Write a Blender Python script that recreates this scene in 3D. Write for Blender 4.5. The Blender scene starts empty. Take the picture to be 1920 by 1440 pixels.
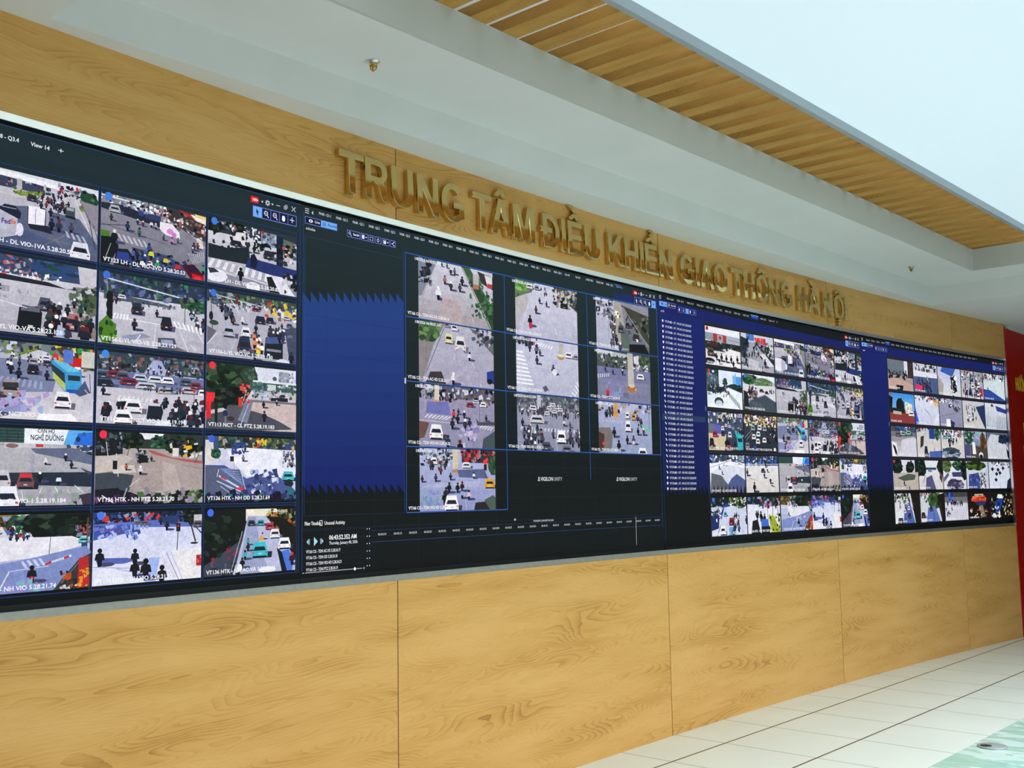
import bpy, bmesh, math, random
from mathutils import Vector, Matrix

# ------------------------------------------------------------------ camera
C = bpy.context.scene.collection
SC = bpy.context.scene
CAM = (-3.2244, -3.7745, 1.5637)
YAW, PIT, ROL, FPX = 0.9032, 0.1041, -0.0161, 2002.58
def make_camera():
    F = Vector((math.sin(YAW)*math.cos(PIT), math.cos(YAW)*math.cos(PIT), math.sin(PIT)))
    R = Vector((math.cos(YAW), -math.sin(YAW), 0)); U = R.cross(F)
    c, s = math.cos(ROL), math.sin(ROL)
    R2 = c*R + s*U; U2 = -s*R + c*U
    cd = bpy.data.cameras.new('camera'); cd.sensor_width = 36; cd.lens = FPX/1920*36
    cd.clip_start = .05; cd.clip_end = 100
    o = bpy.data.objects.new('camera', cd); C.objects.link(o)
    o.matrix_world = Matrix(((R2.x, U2.x, -F.x, CAM[0]), (R2.y, U2.y, -F.y, CAM[1]), (R2.z, U2.z, -F.z, CAM[2]), (0, 0, 0, 1)))
    SC.camera = o
make_camera()
# ------------------------------------------------------------------ light and exposure
CEIL_LIGHT = 1.0        # luminous stretch ceiling above the middle of the hall
REAR_FILL = 2.6         # unseen luminous panel added behind the camera as fill light
SC.view_settings.view_transform = 'Standard'
SC.view_settings.look = 'None'
SC.view_settings.gamma = 1
SC.view_settings.use_curve_mapping = False
SC.view_settings.exposure = 0.0
w = bpy.data.worlds.new('world'); SC.world = w; w.use_nodes = True
w.node_tree.nodes['Background'].inputs[0].default_value = (.93, .97, 1.0, 1)
w.node_tree.nodes['Background'].inputs[1].default_value = 0.22

# ------------------------------------------------------------------ geometry of the place
KAP = 0.0196; RAD = 1/KAP           # the media wall is a shallow arc, radius 51 m, hollow towards the hall
def W(s, z, off=0.0):
    t = s*KAP
    return Vector(((RAD-off)*math.sin(t), (RAD-off)*math.cos(t)-RAD, z))
ORI = Vector((6.708, -1.215, 0)); E1 = Vector((.99818, -.0603, 0)); E2 = Vector((-.0603, -.99818, 0))
def L(a, b, z): return ORI + E1*a + E2*b + Vector((0, 0, z))   # hall frame: a along the wall, b into the hall
WOFF = .0706; ZTOP = 3.3203; ZU = 3.497; Z3 = 3.687; ZL = 3.95
SEND = 9.1002
# added unseen area lamp: limited spread lifts floor and lower oak, sparing upper oak
FILL_W = 330
ld = bpy.data.lights.new('added_fill_lamp', 'AREA'); ld.shape = 'RECTANGLE'; ld.size = 9.0; ld.size_y = .5; ld.energy = FILL_W; ld.color = (.94, 1.0, .97); ld.spread = math.radians(118)
lo = bpy.data.objects.new('added_fill_lamp', ld); C.objects.link(lo); lo.location = L(-4.1, 3.0, ZTOP-.01); lo.rotation_euler = (math.radians(15), 0, math.atan2(E1.y, E1.x))
# ------------------------------------------------------------------ helpers
def lin(c): return c/12.92 if c <= .04045 else ((c+.055)/1.055)**2.4
def hx(h):
    if len(h) == 3: h = h[0]*2+h[1]*2+h[2]*2
    return tuple(lin(int(h[i:i+2], 16)/255) for i in (0, 2, 4))
def tag(o, label=None, cat=None, group=None, kind=None):
    for k, v in (('label', label), ('category', cat), ('group', group), ('kind', kind)):
        if v: o[k] = v
    return o
def link(name, me, parent=None, mat=None, smooth=False):
    o = bpy.data.objects.new(name, me); C.objects.link(o)
    if mat: me.materials.append(mat)
    if parent: o.parent = parent
    if smooth:
        for p in me.polygons: p.use_smooth = True
    return o
def pyd(name, vs, fs, mat=None, parent=None, smooth=False, uvs=None):
    me = bpy.data.meshes.new(name); me.from_pydata([tuple(v) for v in vs], [], fs)
    if uvs:
        uv = me.uv_layers.new(name='UVMap')
        for p in me.polygons:
            for li, vi in zip(p.loop_indices, p.vertices): uv.data[li].uv = uvs[vi]
    me.update()
    return link(name, me, parent, mat, smooth)
def empty(name, loc=(0, 0, 0)):
    o = bpy.data.objects.new(name, None); o.location = loc; C.objects.link(o); return o
def arc_grid(name, s0, s1, prof, mat, parent=None, uv=None, closed=False, step=.1):
    """sweep the profile [(off, z), ...] along the arc from s0 to s1; the profile polygon is capped when closed"""
    n = max(1, int(math.ceil((s1-s0)/step))); vs = []; fs = []; m = len(prof); uvs = []
    ln = [0]
    for i in range(1, m): ln.append(ln[-1]+math.hypot(prof[i][0]-prof[i-1][0], prof[i][1]-prof[i-1][1]))
    for i in range(n+1):
        s = s0+(s1-s0)*i/n
        for j, (o, z) in enumerate(prof):
            vs.append(W(s, z, o)); uvs.append((s+(uv or (0, 0))[0], z+(uv or (0, 0))[1]))
    r = m if closed else m-1
    for i in range(n):
        for j in range(r):
            a = i*m+j; b = i*m+(j+1) % m
            fs.append((a, b, b+m, a+m))
    if closed:
        fs.append(tuple(range(m-1, -1, -1))); fs.append(tuple(n*m+j for j in range(m)))
    o = pyd(name, vs, fs, mat, parent, uvs=uvs)
    bm = bmesh.new(); bm.from_mesh(o.data); bmesh.ops.recalc_face_normals(bm, faces=bm.faces); bm.to_mesh(o.data); bm.free()
    return o
def boxL(name, a0, a1, b0, b1, z0, z1, mat, parent=None, bev=0, uvo=(0, 0)):
    P = [L(a, b, z) for z in (z0, z1) for b in (b0, b1) for a in (a0, a1)]
    F = [(0, 2, 3, 1), (4, 5, 7, 6), (0, 1, 5, 4), (2, 6, 7, 3), (0, 4, 6, 2), (1, 3, 7, 5)]
    me = bpy.data.meshes.new(name); me.from_pydata([tuple(p) for p in P], [], F)
    bm = bmesh.new(); bm.from_mesh(me); bmesh.ops.recalc_face_normals(bm, faces=bm.faces)
    if bev: bmesh.ops.bevel(bm, geom=bm.edges[:], offset=bev, segments=2, profile=.7, affect='EDGES')
    uvl = bm.loops.layers.uv.new('UVMap')
    for f in bm.faces:
        for l in f.loops:
            d = l.vert.co-ORI; x = d.dot(E1); y = d.dot(E2)
            nz = abs(f.normal.z)
            l[uvl].uv = (y+uvo[0], (x if nz > .5 else l.vert.co.z)+uvo[1])
    bm.to_mesh(me); bm.free()
    return link(name, me, parent, mat)
# ------------------------------------------------------------------ materials
class NT:
    def __init__(s, name):
        s.m = bpy.data.materials.new(name); s.m.use_nodes = True; s.t = s.m.node_tree
        s.b = s.t.nodes['Principled BSDF']; s.o = s.t.nodes['Material Output']
    def n(s, typ, **kw):
        nd = s.t.nodes.new('ShaderNode'+typ)
        for k, v in kw.items():
            if k.startswith('i_'): nd.inputs[k[2:].replace('_', ' ')].default_value = v
            else: setattr(nd, k, v)
        return nd
    def l(s, a, b): s.t.links.new(a, b)
    def math(s, op, a, b=None, c=None):
        nd = s.t.nodes.new('ShaderNodeMath'); nd.operation = op
        for i, v in enumerate((a, b, c)):
            if v is None: continue
            if isinstance(v, (int, float)): nd.inputs[i].default_value = v
            else: s.l(v, nd.inputs[i])
        return nd.outputs[0]
    def ramp(s, fac, stops):
        nd = s.t.nodes.new('ShaderNodeValToRGB'); e = nd.color_ramp.elements
        while len(e) < len(stops): e.new(.5)
        for i, (p, c) in enumerate(stops): e[i].position = p; e[i].color = (*c, 1)
        s.l(fac, nd.inputs[0]); return nd.outputs[0]
    def setb(s, **kw):
        for k, v in kw.items(): s.b.inputs[k.replace('_', ' ')].default_value = v
def simple(name, col, rough=.5, metal=0, noise=0, nscale=3.0, **kw):
    t = NT(name); t.setb(Roughness=rough, Metallic=metal)
    tc = t.n('TexCoord'); nz = t.n('TexNoise', i_Scale=nscale, i_Detail=3.0)
    t.l(tc.outputs['Object'], nz.inputs['Vector'])
    k = noise
    t.l(t.ramp(nz.outputs['Fac'], [(.3, tuple(c*(1-k) for c in col)), (.7, tuple(min(1, c*(1+k)) for c in col))]), t.b.inputs['Base Color'])
    for a, v in kw.items(): t.b.inputs[a.replace('_', ' ')].default_value = v
    return t.m
def wood_mat(name, light, mid, dark, sc=1.0, rough=.38, freq=34.0, contrast=1.0):
    """oak-look laminate: contour lines of a stretched noise field make cathedral grain, plus fine pores"""
    t = NT(name); t.setb(Roughness=rough, Specular_IOR_Level=.2)
    uv = t.n('UVMap')
    mp = t.n('Mapping'); mp.inputs['Scale'].default_value = (.95*sc, 5.4*sc, 1); t.l(uv.outputs[0], mp.inputs[0])
    n1 = t.n('TexNoise', i_Scale=1.0, i_Detail=1.6, i_Roughness=.42, i_Distortion=.3); t.l(mp.outputs[0], n1.inputs['Vector'])
    mp2 = t.n('Mapping'); mp2.inputs['Scale'].default_value = (6*sc, 26*sc, 1); t.l(uv.outputs[0], mp2.inputs[0])
    n2 = t.n('TexNoise', i_Scale=1.0, i_Detail=2.0); t.l(mp2.outputs[0], n2.inputs['Vector'])
    f = t.math('ADD', t.math('MULTIPLY', n1.outputs['Fac'], freq), t.math('MULTIPLY', n2.outputs['Fac'], .55))
    fr = t.math('FRACT', f)
    ring = t.math('POWER', fr, 2.2)
    mp3 = t.n('Mapping'); mp3.inputs['Scale'].default_value = (9*sc, 330*sc, 1); t.l(uv.outputs[0], mp3.inputs[0])
    n3 = t.n('TexNoise', i_Scale=1.0, i_Detail=2.5, i_Roughness=.6); t.l(mp3.outputs[0], n3.inputs['Vector'])
    mp4 = t.n('Mapping'); mp4.inputs['Scale'].default_value = (1.1*sc, 7*sc, 1); t.l(uv.outputs[0], mp4.inputs[0])
    n4 = t.n('TexNoise', i_Scale=1.0, i_Detail=2.0); t.l(mp4.outputs[0], n4.inputs['Vector'])
    mask = t.math('SMOOTH_MIN', t.math('MULTIPLY', t.math('SUBTRACT', n4.outputs['Fac'], .33), 3.2), 1.0, .2)
    mask = t.math('MAXIMUM', mask, .25)
    g = t.math('MULTIPLY', t.math('MULTIPLY', ring, mask), .42*contrast)
    g = t.math('ADD', g, t.math('MULTIPLY', t.math('SUBTRACT', n3.outputs['Fac'], .5), .75*contrast))
    g = t.math('ADD', g, t.math('MULTIPLY', t.math('SUBTRACT', n4.outputs['Fac'], .5), 1.0*contrast))
    g = t.math('ADD', g, .22)
    t.l(t.ramp(g, [(0, light), (.45, mid), (1, dark)]), t.b.inputs['Base Color'])
    bp = t.n('Bump', i_Strength=.08, i_Distance=.002); t.l(n3.outputs['Fac'], bp.inputs['Height']); t.l(bp.outputs[0], t.b.inputs['Normal'])
    return t.m
def emis(name, col, strength):
    t = NT(name); t.setb(Roughness=.6); t.b.inputs['Base Color'].default_value = (.25, .25, .25, 1)
    tc = t.n('TexCoord'); nz = t.n('TexNoise', i_Scale=.25, i_Detail=1.0); t.l(tc.outputs['Object'], nz.inputs['Vector'])
    t.l(t.ramp(nz.outputs['Fac'], [(.3, tuple(c*.97 for c in col)), (.7, col)]), t.b.inputs['Emission Color'])
    t.b.inputs['Emission Strength'].default_value = strength
    return t.m
def screen_mat():
    t = NT('led_pixels'); t.setb(Roughness=.7); t.b.inputs['Base Color'].default_value = (.010, .011, .011, 1)
    t.b.inputs['Specular IOR Level'].default_value = .05
    at = t.n('Attribute', attribute_name='Col'); t.l(at.outputs['Color'], t.b.inputs['Emission Color'])
    t.b.inputs['Emission Strength'].default_value = 1.0
    return t.m
def picture_mat():
    """camera pictures: the drawn colours carry a fine irregular grain as compressed video does"""
    t = NT('led_picture'); t.setb(Roughness=.7); t.b.inputs['Base Color'].default_value = (.010, .011, .011, 1)
    t.b.inputs['Specular IOR Level'].default_value = .05
    at = t.n('Attribute', attribute_name='Col'); tc = t.n('TexCoord')
    n1 = t.n('TexNoise', i_Scale=95.0, i_Detail=3.0, i_Roughness=.7); n2 = t.n('TexNoise', i_Scale=22.0, i_Detail=2.0)
    t.l(tc.outputs['Object'], n1.inputs['Vector']); t.l(tc.outputs['Object'], n2.inputs['Vector'])
    k = t.math('ADD', t.math('MULTIPLY', n1.outputs['Fac'], .85), t.math('MULTIPLY', n2.outputs['Fac'], .45))
    k = t.math('ADD', k, .36)
    mx = t.n('VectorMath', operation='SCALE'); t.l(at.outputs['Color'], mx.inputs[0]); t.l(k, mx.inputs['Scale'])
    t.l(mx.outputs[0], t.b.inputs['Emission Color']); t.b.inputs['Emission Strength'].default_value = 1.0
    return t.m
M = {}
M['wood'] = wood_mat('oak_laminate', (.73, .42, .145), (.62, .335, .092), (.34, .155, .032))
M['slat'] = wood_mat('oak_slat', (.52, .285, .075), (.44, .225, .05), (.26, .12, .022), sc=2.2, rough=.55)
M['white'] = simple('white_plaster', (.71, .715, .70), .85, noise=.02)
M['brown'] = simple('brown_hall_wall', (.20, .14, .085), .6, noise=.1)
M['fascia'] = simple('shade_toned_plaster', (.50, .51, .47), .8, noise=.02)  # plaster greyed to paint in the shade on the tray fascia
M['steel_lit'] = simple('surround_steel_lit', (.93, .96, .97), .3, 1, noise=.02, nscale=20)  # surround steel lightened, its brighter reflection put into the colour
M['ledge'] = simple('surround_steel_dimmed', (.56, .58, .55), .28, .9, noise=.06, nscale=30)  # same surround steel darkened, its duller reflection put into the colour
M['steel'] = simple('brushed_steel', (.72, .74, .74), .33, 1, noise=.04, nscale=40)
M['strip'] = simple('joint_metal', (.62, .6, .54), .25, 1, noise=.03)
M['alu'] = simple('grey_aluminium', (.36, .40, .43), .4, .2, noise=.03)
M['black'] = simple('black_bezel', (.006, .007, .008), .5, noise=.1)
M['gold'] = simple('mirror_gold', (.68, .50, .20), .035, 1, noise=.02)
M['brass'] = simple('brass', (.62, .42, .10), .25, 1, noise=.05)
M['chrome'] = simple('chrome', (.7, .72, .74), .12, 1, noise=.02)
M['red'] = simple('red_gloss', (.42, .002, .001), .4, noise=.06, nscale=1.2, Specular_IOR_Level=.12)
M['redtrim'] = simple('red_edge', (.50, .002, .008), .25, noise=.05, Specular_IOR_Level=.15)
M['yellow'] = simple('yellow_letter', (.85, .52, .03), .4, noise=.03)
M['hole'] = simple('dark_hole', (.008, .01, .014), .4, noise=.1)
M['led'] = screen_mat(); M['pic'] = picture_mat()
M['lightbox'] = emis('luminous_ceiling', (.53, .70, .775), CEIL_LIGHT)
M['rearfill'] = emis('rear_fill_panel', (.90, .98, 1.0), REAR_FILL)
M['cove'] = emis('cove_strip', (.85, .95, 1.0), 6.0)
def floor_mat():
    t = NT('floor_tiles'); t.setb(Roughness=.32)
    uv = t.n('UVMap'); sx = t.n('SeparateXYZ'); t.l(uv.outputs[0], sx.inputs[0])
    def line(sock, per, ph, wd):
        v = t.math('ABSOLUTE', t.math('SUBTRACT', t.math('FRACT', t.math('ADD', t.math('DIVIDE', t.math('SUBTRACT', sock, ph), per), .5)), .5))
        return t.math('LESS_THAN', t.math('MULTIPLY', v, per), wd/2)
    a = line(sx.outputs[0], .5975, 0, .0062); b = line(sx.outputs[1], .614, 0, .0125)
    nz = t.n('TexNoise', i_Scale=1.6, i_Detail=4.0); t.l(uv.outputs[0], nz.inputs['Vector'])
    nf = t.n('TexNoise', i_Scale=90.0, i_Detail=2.0); t.l(uv.outputs[0], nf.inputs['Vector'])
    base = t.ramp(t.math('ADD', t.math('MULTIPLY', nz.outputs['Fac'], .7), t.math('MULTIPLY', nf.outputs['Fac'], .3)), [(.3, (.70, .765, .735)), (.7, (.775, .83, .805))])
    m1 = t.n('MixRGB'); m1.inputs[2].default_value = (.075, .08, .075, 1); t.l(a, m1.inputs[0]); t.l(base, m1.inputs[1])
    m2 = t.n('MixRGB'); m2.inputs[2].default_value = (.02, .02, .02, 1); t.l(b, m2.inputs[0]); t.l(m1.outputs[0], m2.inputs[1])
    t.l(m2.outputs[0], t.b.inputs['Base Color'])
    return t.m
M['floor'] = floor_mat()
def glass_mat():
    t = NT('tinted_glass_painted_glare'); t.setb(Roughness=.05)
    tc = t.n('TexCoord')
    mp = t.n('Mapping'); mp.inputs['Scale'].default_value = (3.2, 1.5, 1); mp.inputs['Rotation'].default_value = (0, 0, .62); t.l(tc.outputs['Object'], mp.inputs[0])
    n = t.n('TexNoise', i_Scale=1.5, i_Detail=4.0, i_Distortion=1.6); t.l(mp.outputs[0], n.inputs['Vector'])
    t.l(t.ramp(n.outputs['Fac'], [(.40, (.36, .60, .54)), (.50, (.42, .68, .64)), (.54, (.66, .84, .82)), (.62, (.60, .80, .82))]), t.b.inputs['Base Color'])  # teal is the glass tint; pale patches are painted ceiling reflections
    n2 = t.n('TexNoise', i_Scale=3.0, i_Detail=1.0); t.l(mp.outputs[0], n2.inputs['Vector'])
    bp = t.n('Bump', i_Strength=.12, i_Distance=.01); t.l(n2.outputs['Fac'], bp.inputs['Height']); t.l(bp.outputs[0], t.b.inputs['Normal'])
    return t.m
M['glass'] = glass_mat()

# ------------------------------------------------------------------ floor, walls, ceiling
FO = Vector((2.994, -.529, 0)); fa = math.atan(-.0657); F1 = Vector((math.cos(fa), math.sin(fa), 0)); F2 = Vector((math.sin(fa), -math.cos(fa), 0))
def FL(a, b, z=0): return FO+F1*a+F2*b+Vector((0, 0, z))
fv = [FL(a, b) for a, b in ((-13, -2.2), (11, -2.2), (11, 9), (-13, 9))]
fu = [(a, b) for a, b in ((-13, -2.2), (11, -2.2), (11, 9), (-13, 9))]
tag(pyd('floor', fv, [(3, 2, 1, 0)], M['floor'], uvs=fu), kind='structure')
def quadstrip(name, quads, mat, parent=None):
    vs = []; fs = []
    for q in quads: fs.append(tuple(range(len(vs), len(vs)+4))); vs += [L(*p) for p in q]
    return pyd(name, vs, fs, mat, parent)
A0, A1, B1 = -12.5, 5.0, 8.2          # hall extents
# solid slabs: (a0,a1,b0,b1,z0,z1)
T1 = (-8.08, .52, -.572, 2.75); T2 = (-7.7, 0.0, 0.0, 2.15)
def ring(bm_boxes, outer, inner, z0, z1):
    a0, a1, b0, b1 = outer; c0, c1, d0, d1 = inner
    for q in ((a0, a1, b0, d0), (a0, a1, d1, b1), (a0, c0, d0, d1), (c1, a1, d0, d1)): bm_boxes.append((*q, z0, z1))
bx = []
ring(bx, (A0, A1, -1.6, B1), T1, ZTOP, 4.15)
ring(bx, T1, (T2[0]-.1, T2[1]+.17, T2[2]-.12, T2[3]), Z3, 4.15)
bx.append((A0, A1, -1.6, B1, 4.15, 4.25))
bm = bmesh.new()
for a0, a1, b0, b1, z0, z1 in bx:
    V = [bm.verts.new(L(a, b, z)) for z in (z0, z1) for b in (b0, b1) for a in (a0, a1)]
    for f in ((0, 2, 3, 1), (4, 5, 7, 6), (0, 1, 5, 4), (2, 6, 7, 3), (0, 4, 6, 2), (1, 3, 7, 5)): bm.faces.new([V[i] for i in f])
bmesh.ops.recalc_face_normals(bm, faces=bm.faces)
me = bpy.data.meshes.new('ceiling'); bm.to_mesh(me); bm.free()
def ringobj(name, outer, inner, z0, z1, mat):
    bb = []; ring(bb, outer, inner, z0, z1); vs = []; fs = []
    for a0, a1, b0, b1, z0, z1 in bb:
        n = len(vs); vs += [L(a, b, z) for z in (z0, z1) for b in (b0, b1) for a in (a0, a1)]
        fs += [tuple(n+i for i in f) for f in ((0, 2, 3, 1), (4, 5, 7, 6), (0, 1, 5, 4), (2, 6, 7, 3), (0, 4, 6, 2), (1, 3, 7, 5))]
    return tag(pyd(name, vs, fs, mat), kind='structure')
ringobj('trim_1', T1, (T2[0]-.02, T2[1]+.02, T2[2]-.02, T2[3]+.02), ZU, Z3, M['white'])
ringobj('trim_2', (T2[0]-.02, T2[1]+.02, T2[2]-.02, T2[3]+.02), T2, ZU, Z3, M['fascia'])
tag(link('ceiling', me, None, M['white']), kind='structure')
# back wall of the arc (behind the screens), side walls and rear wall
tag(arc_grid('wall_front', -5.9, SEND+.12, [(-.30, 0), (-.30, 4.2), (-.12, 4.2), (-.12, 0)], M['white'], closed=True, step=.5), kind='structure')
tag(boxL('wall_left', A0-.2, A0, -1.6, B1, 0, 4.2, M['brown']), kind='structure')
tag(boxL('wall_back', A0, A1, B1, B1+.2, 0, .35, M['brown']), kind='structure')
tag(boxL('wall_back', A0, A1, B1, B1+.2, 3.0, 4.2, M['brown']), kind='structure')
for i in range(8):
    a = A0+(A1-A0)*i/7; tag(boxL('window_%d' % (i+1), a-.05, a+.05, B1+.02, B1+.14, .35, 3.0, M['alu']), kind='structure')  # unseen bars of an opening added to let world light onto the wall
tag(boxL('wall_right', A1, A1+.2, -1.6, B1, 0, 4.2, M['brown']), kind='structure')
P0 = W(SEND, 0, WOFF)
dR = Vector((math.cos(-.045), math.sin(-.045), 0)); nR = Vector((math.sin(-.045), -math.cos(-.045), 0))
def RW(x, z, o=0): return P0+dR*x+nR*o+Vector((0, 0, z))
def boxR(name, x0, x1, z0, z1, o0, o1, mat, parent=None, bev=0):
    P = [RW(x, z, o) for z in (z0, z1) for o in (o0, o1) for x in (x0, x1)]
    F = [(0, 2, 3, 1), (4, 5, 7, 6), (0, 1, 5, 4), (2, 6, 7, 3), (0, 4, 6, 2), (1, 3, 7, 5)]
    me = bpy.data.meshes.new(name); me.from_pydata([tuple(p) for p in P], [], F)
    b = bmesh.new(); b.from_mesh(me); bmesh.ops.recalc_face_normals(b, faces=b.faces)
    if bev: bmesh.ops.bevel(b, geom=b.edges[:], offset=bev, segments=2, affect='EDGES')
    b.to_mesh(me); b.free()
    return link(name, me, parent, mat)
tag(boxR('wall_side', .20, 3.4, 0, 3.32, -.35, -.012, M['white']), kind='structure')

# ------------------------------------------------------------------ wooden wall panels
J = [.5501+2.4403*i for i in range(-3, 4)]
low_names = ['beyond the left edge of the picture', 'at the far left of the picture under the big camera tiles', 'under the blue side panel and the play controls', 'under the long timeline, third joint from the right', 'below the camera list, between two thin dark joints', 'narrower one second from the red board']
def panel(s0, s1, lo, i, label, last=False):
    g = .004
    prof = [(WOFF-.018, lo[0]), (WOFF, lo[0]), (WOFF, lo[1]), (WOFF-.018, lo[1])]
    o = arc_grid('wooden_wall_panel', s0+(g if i else 0), s1-(0 if last else g), prof, M['wood'], closed=True, uv=(3.7*i+(11 if lo[0] > 2 else 0), .37*i+(5 if lo[0] > 2 else 0)))
    tag(o, label, 'wall panel', 'oak-look panels on the media wall')
    if not last:
        c = arc_grid('joint_strip', s1-.0038, s1+.0038, [(WOFF-.018, lo[0]), (WOFF-.004, lo[0]), (WOFF-.004, lo[1]), (WOFF-.018, lo[1])], M['strip'], parent=o, closed=True, step=.0076)
        c['label'] = 'thin metal strip covering the panel joint'
    return o
ZOB, ZOBF, ZOT, ZOTF = 1.1848, 1.1617, 2.9482, 2.9523
edges = [-5.8]+J+[SEND]
LO = ['lower oak panel wholly left of the picture, nearest the camera', 'lower oak panel left of the picture beside the next one', 'lower oak panel at the bottom left under the biggest camera tiles', 'lower oak panel right of the first metal joint, below the timeline clock labels',
      'lower oak panel below the camera name list, third from the red board', 'lower oak panel second from the red board, above bright floor tiles', 'narrow lower oak panel touching the red board', '']
UP = ['upper oak panel wholly left of the picture', 'upper oak panel left of the picture beside the next one', 'long upper oak panel at top left, up to the first gold letters', 'upper oak panel carrying the gold words from N to KHIỂ',
      'upper oak panel carrying the gold words GIAO THÔNG HÀ', 'upper oak panel with the last gold letters and bare wood right of them', 'small upper oak panel in the corner above the red board edge', '']
k = 0
es = [e for e in edges if -5.81 < e <= SEND]
es = sorted(set([round(e, 4) for e in es]))
for i in range(len(es)-1):
    last = i == len(es)-2
    if es[i+1]-es[i] < .2: continue
    panel(es[i], es[i+1], (0.0, ZOBF), i, LO[i], last)
    panel(es[i], es[i+1], (ZOTF, ZTOP), i, UP[i], last)
# ------------------------------------------------------------------ steel surround of the opening
fr = empty('screen_surround', W(3, ZOB, WOFF)); tag(fr, 'brushed steel surround framing the long curved video wall', 'frame')
S0, S1 = -3.14, SEND
def child(o, par=None):
    p = par or fr
    o.parent = p; o.matrix_parent_inverse = Matrix.Translation(-p.location); return o
child(arc_grid('bottom_ledge', S0, S1+.004, [(.045, ZOBF-.012), (WOFF-.019, ZOBF-.012), (WOFF-.019, ZOBF+.0005), (WOFF+.001, ZOBF+.0005), (WOFF+.001, ZOBF+.002), (.051, 1.1899), (.045, 1.1899)], M['ledge'], closed=True))
child(arc_grid('top_reveal', S0, S1+.004, [(.045, ZOTF+.012), (WOFF-.019, ZOTF+.012), (WOFF-.019, ZOTF-.0005), (WOFF+.001, ZOTF-.0005), (WOFF+.001, ZOTF-.002), (.051, 2.9300), (.045, 2.9300)], M['steel_lit'], closed=True))
# right jamb from the display edge forward to the wood edge
def jamb(sb, sf, name):
    e = .012 if sf > 0 else -.012
    q = [W(sf+.006*(1 if sf > 0 else -1), ZOB, .045), W(sf, ZOB-.02, WOFF+.001), W(sf+e*.6, ZOB-.02, WOFF+.001), W(sf+e*1.2, ZOB, .045)]
    vs = []
    for z in (ZOBF, ZOTF):
        for v in q: vs.append(Vector((v.x, v.y, z)))
    o = pyd(name, vs, [(0, 1, 2, 3), (7, 6, 5, 4), (0, 4, 5, 1), (1, 5, 6, 2), (2, 6, 7, 3), (3, 7, 4, 0)], M['steel']); return child(o)
jamb(9.245, SEND, 'side_jamb')
jamb(-3.09, -3.14, 'side_jamb')
tag(arc_grid('wooden_wall_panel', -5.8, -3.156, [(WOFF-.018, ZOBF+.001), (WOFF, ZOBF+.001), (WOFF, ZOTF-.001), (WOFF-.018, ZOTF-.001)], M['wood'], closed=True, uv=(31, 3)), 'middle-height oak panel left of the video wall, outside the picture', 'wall panel', 'oak-look panels on the media wall')
# ------------------------------------------------------------------ luminous ceiling and slats
lb = tag(boxL('luminous_ceiling', -7.7, .16, .557, 2.13, Z3+.05, Z3+.08, M['lightbox']), 'huge glowing pale blue stretch ceiling beside the oak slats', 'ceiling light')
tag(boxL('edge_trim', -7.7, .165, .522, .556, Z3-.002, Z3+.055, M['alu'], bev=.002), 'long grey aluminium rail between oak slats and glowing ceiling', 'rail')
tag(boxL('cove_light_strip', -7.7, .15, .47, .50, 3.82, 3.85, M['cove']), 'hidden cool white light strip above the oak slats', 'light strip')
PITCH = .2094
ORDW = ['', 'second', 'third', 'fourth', 'fifth', 'sixth', 'seventh', 'eighth', 'ninth', 'tenth', 'eleventh', 'twelfth', 'thirteenth', 'fourteenth', 'fifteenth', 'sixteenth', 'seventeenth', 'eighteenth', 'nineteenth', 'twentieth',
        'twenty-first', 'twenty-second', 'twenty-third', 'twenty-fourth', 'twenty-fifth', 'twenty-sixth', 'twenty-seventh', 'twenty-eighth', 'twenty-ninth', 'thirtieth', 'thirty-first', 'thirty-second', 'thirty-third', 'thirty-fourth', 'thirty-fifth']
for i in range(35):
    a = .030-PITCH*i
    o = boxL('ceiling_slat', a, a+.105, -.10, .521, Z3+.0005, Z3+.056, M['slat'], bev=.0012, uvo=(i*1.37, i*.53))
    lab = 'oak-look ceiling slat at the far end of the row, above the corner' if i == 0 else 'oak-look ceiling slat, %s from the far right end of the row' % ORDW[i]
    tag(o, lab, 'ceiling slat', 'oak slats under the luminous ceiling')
if True:
    ringobj('rear_light_baffle', (-11.1, -1.4, 3.2, 7.7), (-11.05, -1.45, 3.25, 7.65), ZTOP-.34, ZTOP, M['fascia'])  # unseen baffle added to keep the rear panel's light off the upper oak
    tag(boxL('rear_fill_panel', -11.04, -1.46, 3.26, 7.64, ZTOP-.012, ZTOP-.001, M['rearfill']), 'flat white luminous panel added as fill light behind the viewer, out of the picture', 'ceiling light')

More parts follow.
